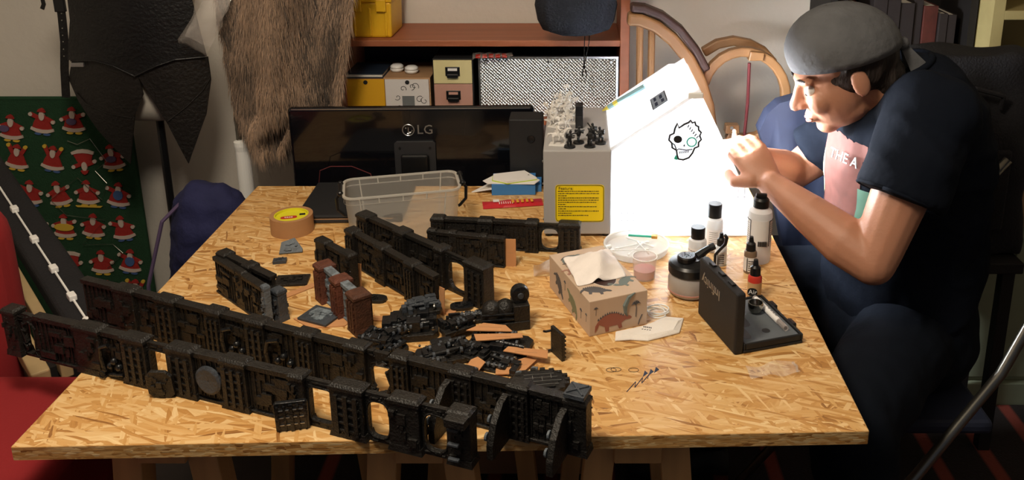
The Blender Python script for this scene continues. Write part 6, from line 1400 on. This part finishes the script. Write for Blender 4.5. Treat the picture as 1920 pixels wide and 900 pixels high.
# t-shirt
sh = MB()
def sec(x, z, dx, dy, y=CY, lean=0): return (L((x, y, z)), (dx, 0, lean), (0, dy, 0))
sh.loft([sec(.715, .555, .150, .185), sec(.715, .62, .165, .190), sec(.715, .72, .168, .185), sec(.710, .83, .172, .188), sec(.705, .92, .168, .192), sec(.700, 1.00, .150, .195, CY, .03), sec(.69, 1.055, .115, .165, CY, .035), sec(.675, 1.09, .085, .11, CY, .04), sec(.66, 1.105, .066, .074, CY, .03)], 36)
le = lsh.lerp(lel, .53); re_ = rsh.lerp(rel, .62)
sh.tube([L((.70, CY - .06, 1.0)), lsh + Vector((.01, .02, .01)), lsh.lerp(lel, .3), le], [.098, .088, .080, .082], 22); sh.sphere(lsh + Vector((.012, .02, .005)), .088, 22, 14)
sh.tube([L((.70, CY + .06, 1.0)), rsh, rsh.lerp(rel, .35), re_], [.10, .082, .076, .076], 22); sh.sphere(rsh, .080, 18, 12)
def wr(p, n):
    q = Vector((p.x * 9 + p.z * 7, p.y * 7, p.z * 9 - p.x * 12)); r_ = 1 - abs(noise.noise(Vector((p.x * 5 - p.z * 9, p.y * 6, p.x * 9 + p.z * 5)))) * 2.2; return .007 * noise.noise(q) + .010 * max(0, r_ - .35) * (1 if p.z > .85 else .6)
shirt = remeshed(sh, 't_shirt', 'shirt', person, .0075, 5, wr)
MB().tube([le + (Matrix.Rotation(a, 3, (lel - lsh).normalized()) @ (lel - lsh).orthogonal().normalized()) * .080 for a in [i * .3 for i in range(22)]], .0035, 6).build('sleeve_hem', 'shirt', shirt, smooth=True)
MB().tube([L((.655 + .072 * math.cos(a), CY + .078 * math.sin(a), 1.108 + .028 * math.cos(a))) for a in [i * .27 for i in range(24)]], .007, 8).build('collar', 'shirt', shirt, smooth=True)
def patch(name, m, test, off):
    me = shirt.data; vid = {}; mb = MB()
    for p in me.polygons:
        c = p.center + PO
        if p.normal.x < -.05 and test(c):
            f_ = []
            for i in p.vertices:
                if i not in vid: vid[i] = len(mb.v); mb.v.append(me.vertices[i].co + me.vertices[i].normal * off)
                f_.append(vid[i])
            mb.f.append(f_)
    if mb.f: return mb.build(name, m, shirt, smooth=True)
y0, y1 = CY - .155, CY + .12
patch('chest_print', 'print_brown', lambda c: y0 + .04 < c.y < y1 and .70 < c.z < .97 and c.x < .68, .0012)
patch('print_band', 'print_plum', lambda c: y0 + .07 < c.y < y1 and .775 < c.z < .80 and c.x < .68, .0018)  # plum band belonging to the printed picture
patch('print_shape', 'print_cream', lambda c: ((c.y - CY - .06) / .02) ** 2 + ((c.z - .86) / .05) ** 2 < 1 and c.x < .68, .002)
patch('print_shape', 'print_green', lambda c: y0 + .02 < c.y < y0 + .045 and .76 < c.z < .88 and c.x < .68, .002)
for k in range(4): patch('print_finger', 'print_white', lambda c: ((c.y - y0 - .05) / .028) ** 2 + ((c.z - .765 + k * .018) / .0075) ** 2 < 1 and c.x < .68, .0024)
fx = -.17
text('lettering', 'THE A', .030, 'print_white', shirt, Matrix.Translation(L((.538, CY - .092, .940))) @ frame((0, 0, 0), (.45, -1, 0), (0.15, 0, 1), (-1, -.45, 0.1)), .001)
# trousers and shoes
tr = MB()
tr.loft([(L((.72, CY, .445)), (.15, 0, 0), (0, .175, 0)), (L((.72, CY, .50)), (.172, 0, 0), (0, .195, 0)), (L((.72, CY, .58)), (.165, 0, 0), (0, .19, 0)), (L((.715, CY, .63)), (.150, 0, 0), (0, .178, 0))], 28)
def leg(hip, knee, ank, r=(.098, .085, .070, .062, .055)):
    tr.tube([hip, hip.lerp(knee, .5), knee], r[:3], 18)
    for p, q in ((hip, r[0]), (knee, r[2])): tr.sphere(p, q, 18, 12)
    tr.tube([knee, knee.lerp(ank, .4), ank], [r[2], r[3], r[4]], 18)
lk = L((.475, 1.33, .575)); la = L((.55, 1.30, .11)); rk = L((.27, 1.90, .57)); ra = L((.33, 1.90, .11))
leg(L((.70, CY - .10, .545)), lk, la, (.105, .096, .080, .068, .062)); leg(L((.70, CY + .10, .545)), rk, ra)
remeshed(tr, 'trousers', 'trousers', person, .009, 4, lambda p, n: .007 * noise.noise(Vector((p.x * 8 + p.z * 4, p.y * 8, p.z * 10 + p.x * 6))) + .003 * noise.noise(p * 26))
for a in (la, ra):
    s_ = MB(); s_.loft([(a + Vector((.045, 0, -.062)), (0, .036, 0), (0, 0, .036)), (a + Vector((0, 0, -.045)), (0, .042, 0), (0, 0, .048)), (a + Vector((-.08, 0, -.060)), (0, .046, 0), (0, 0, .036)), (a + Vector((-.17, 0, -.068)), (0, .042, 0), (0, 0, .026)), (a + Vector((-.205, 0, -.074)), (0, .02, 0), (0, 0, .014))], 18); s_.build('shoe', 'shoe', person, smooth=True)
# thing held in the hands
gm = K + f * .055 - bk * .045
h = thing('held_miniature', 'small white model part held in both hands before the booth', 'miniature', gm + PO, R(20)); MB().lathe([(.014, 0), (.013, .004)], 18).build('base', 'mini_white', h); mb = MB(); mb.tube([(0, 0, .004), (.002, 0, .016), (0, 0, .024)], [.004, .007, .005], 8); mb.sphere((0, 0, .029), .0045, 8, 6); mb.tube([(0, .006, .02), (.008, .01, .016)], .002, 6); mb.build('figure', 'mini_white', h, smooth=True)
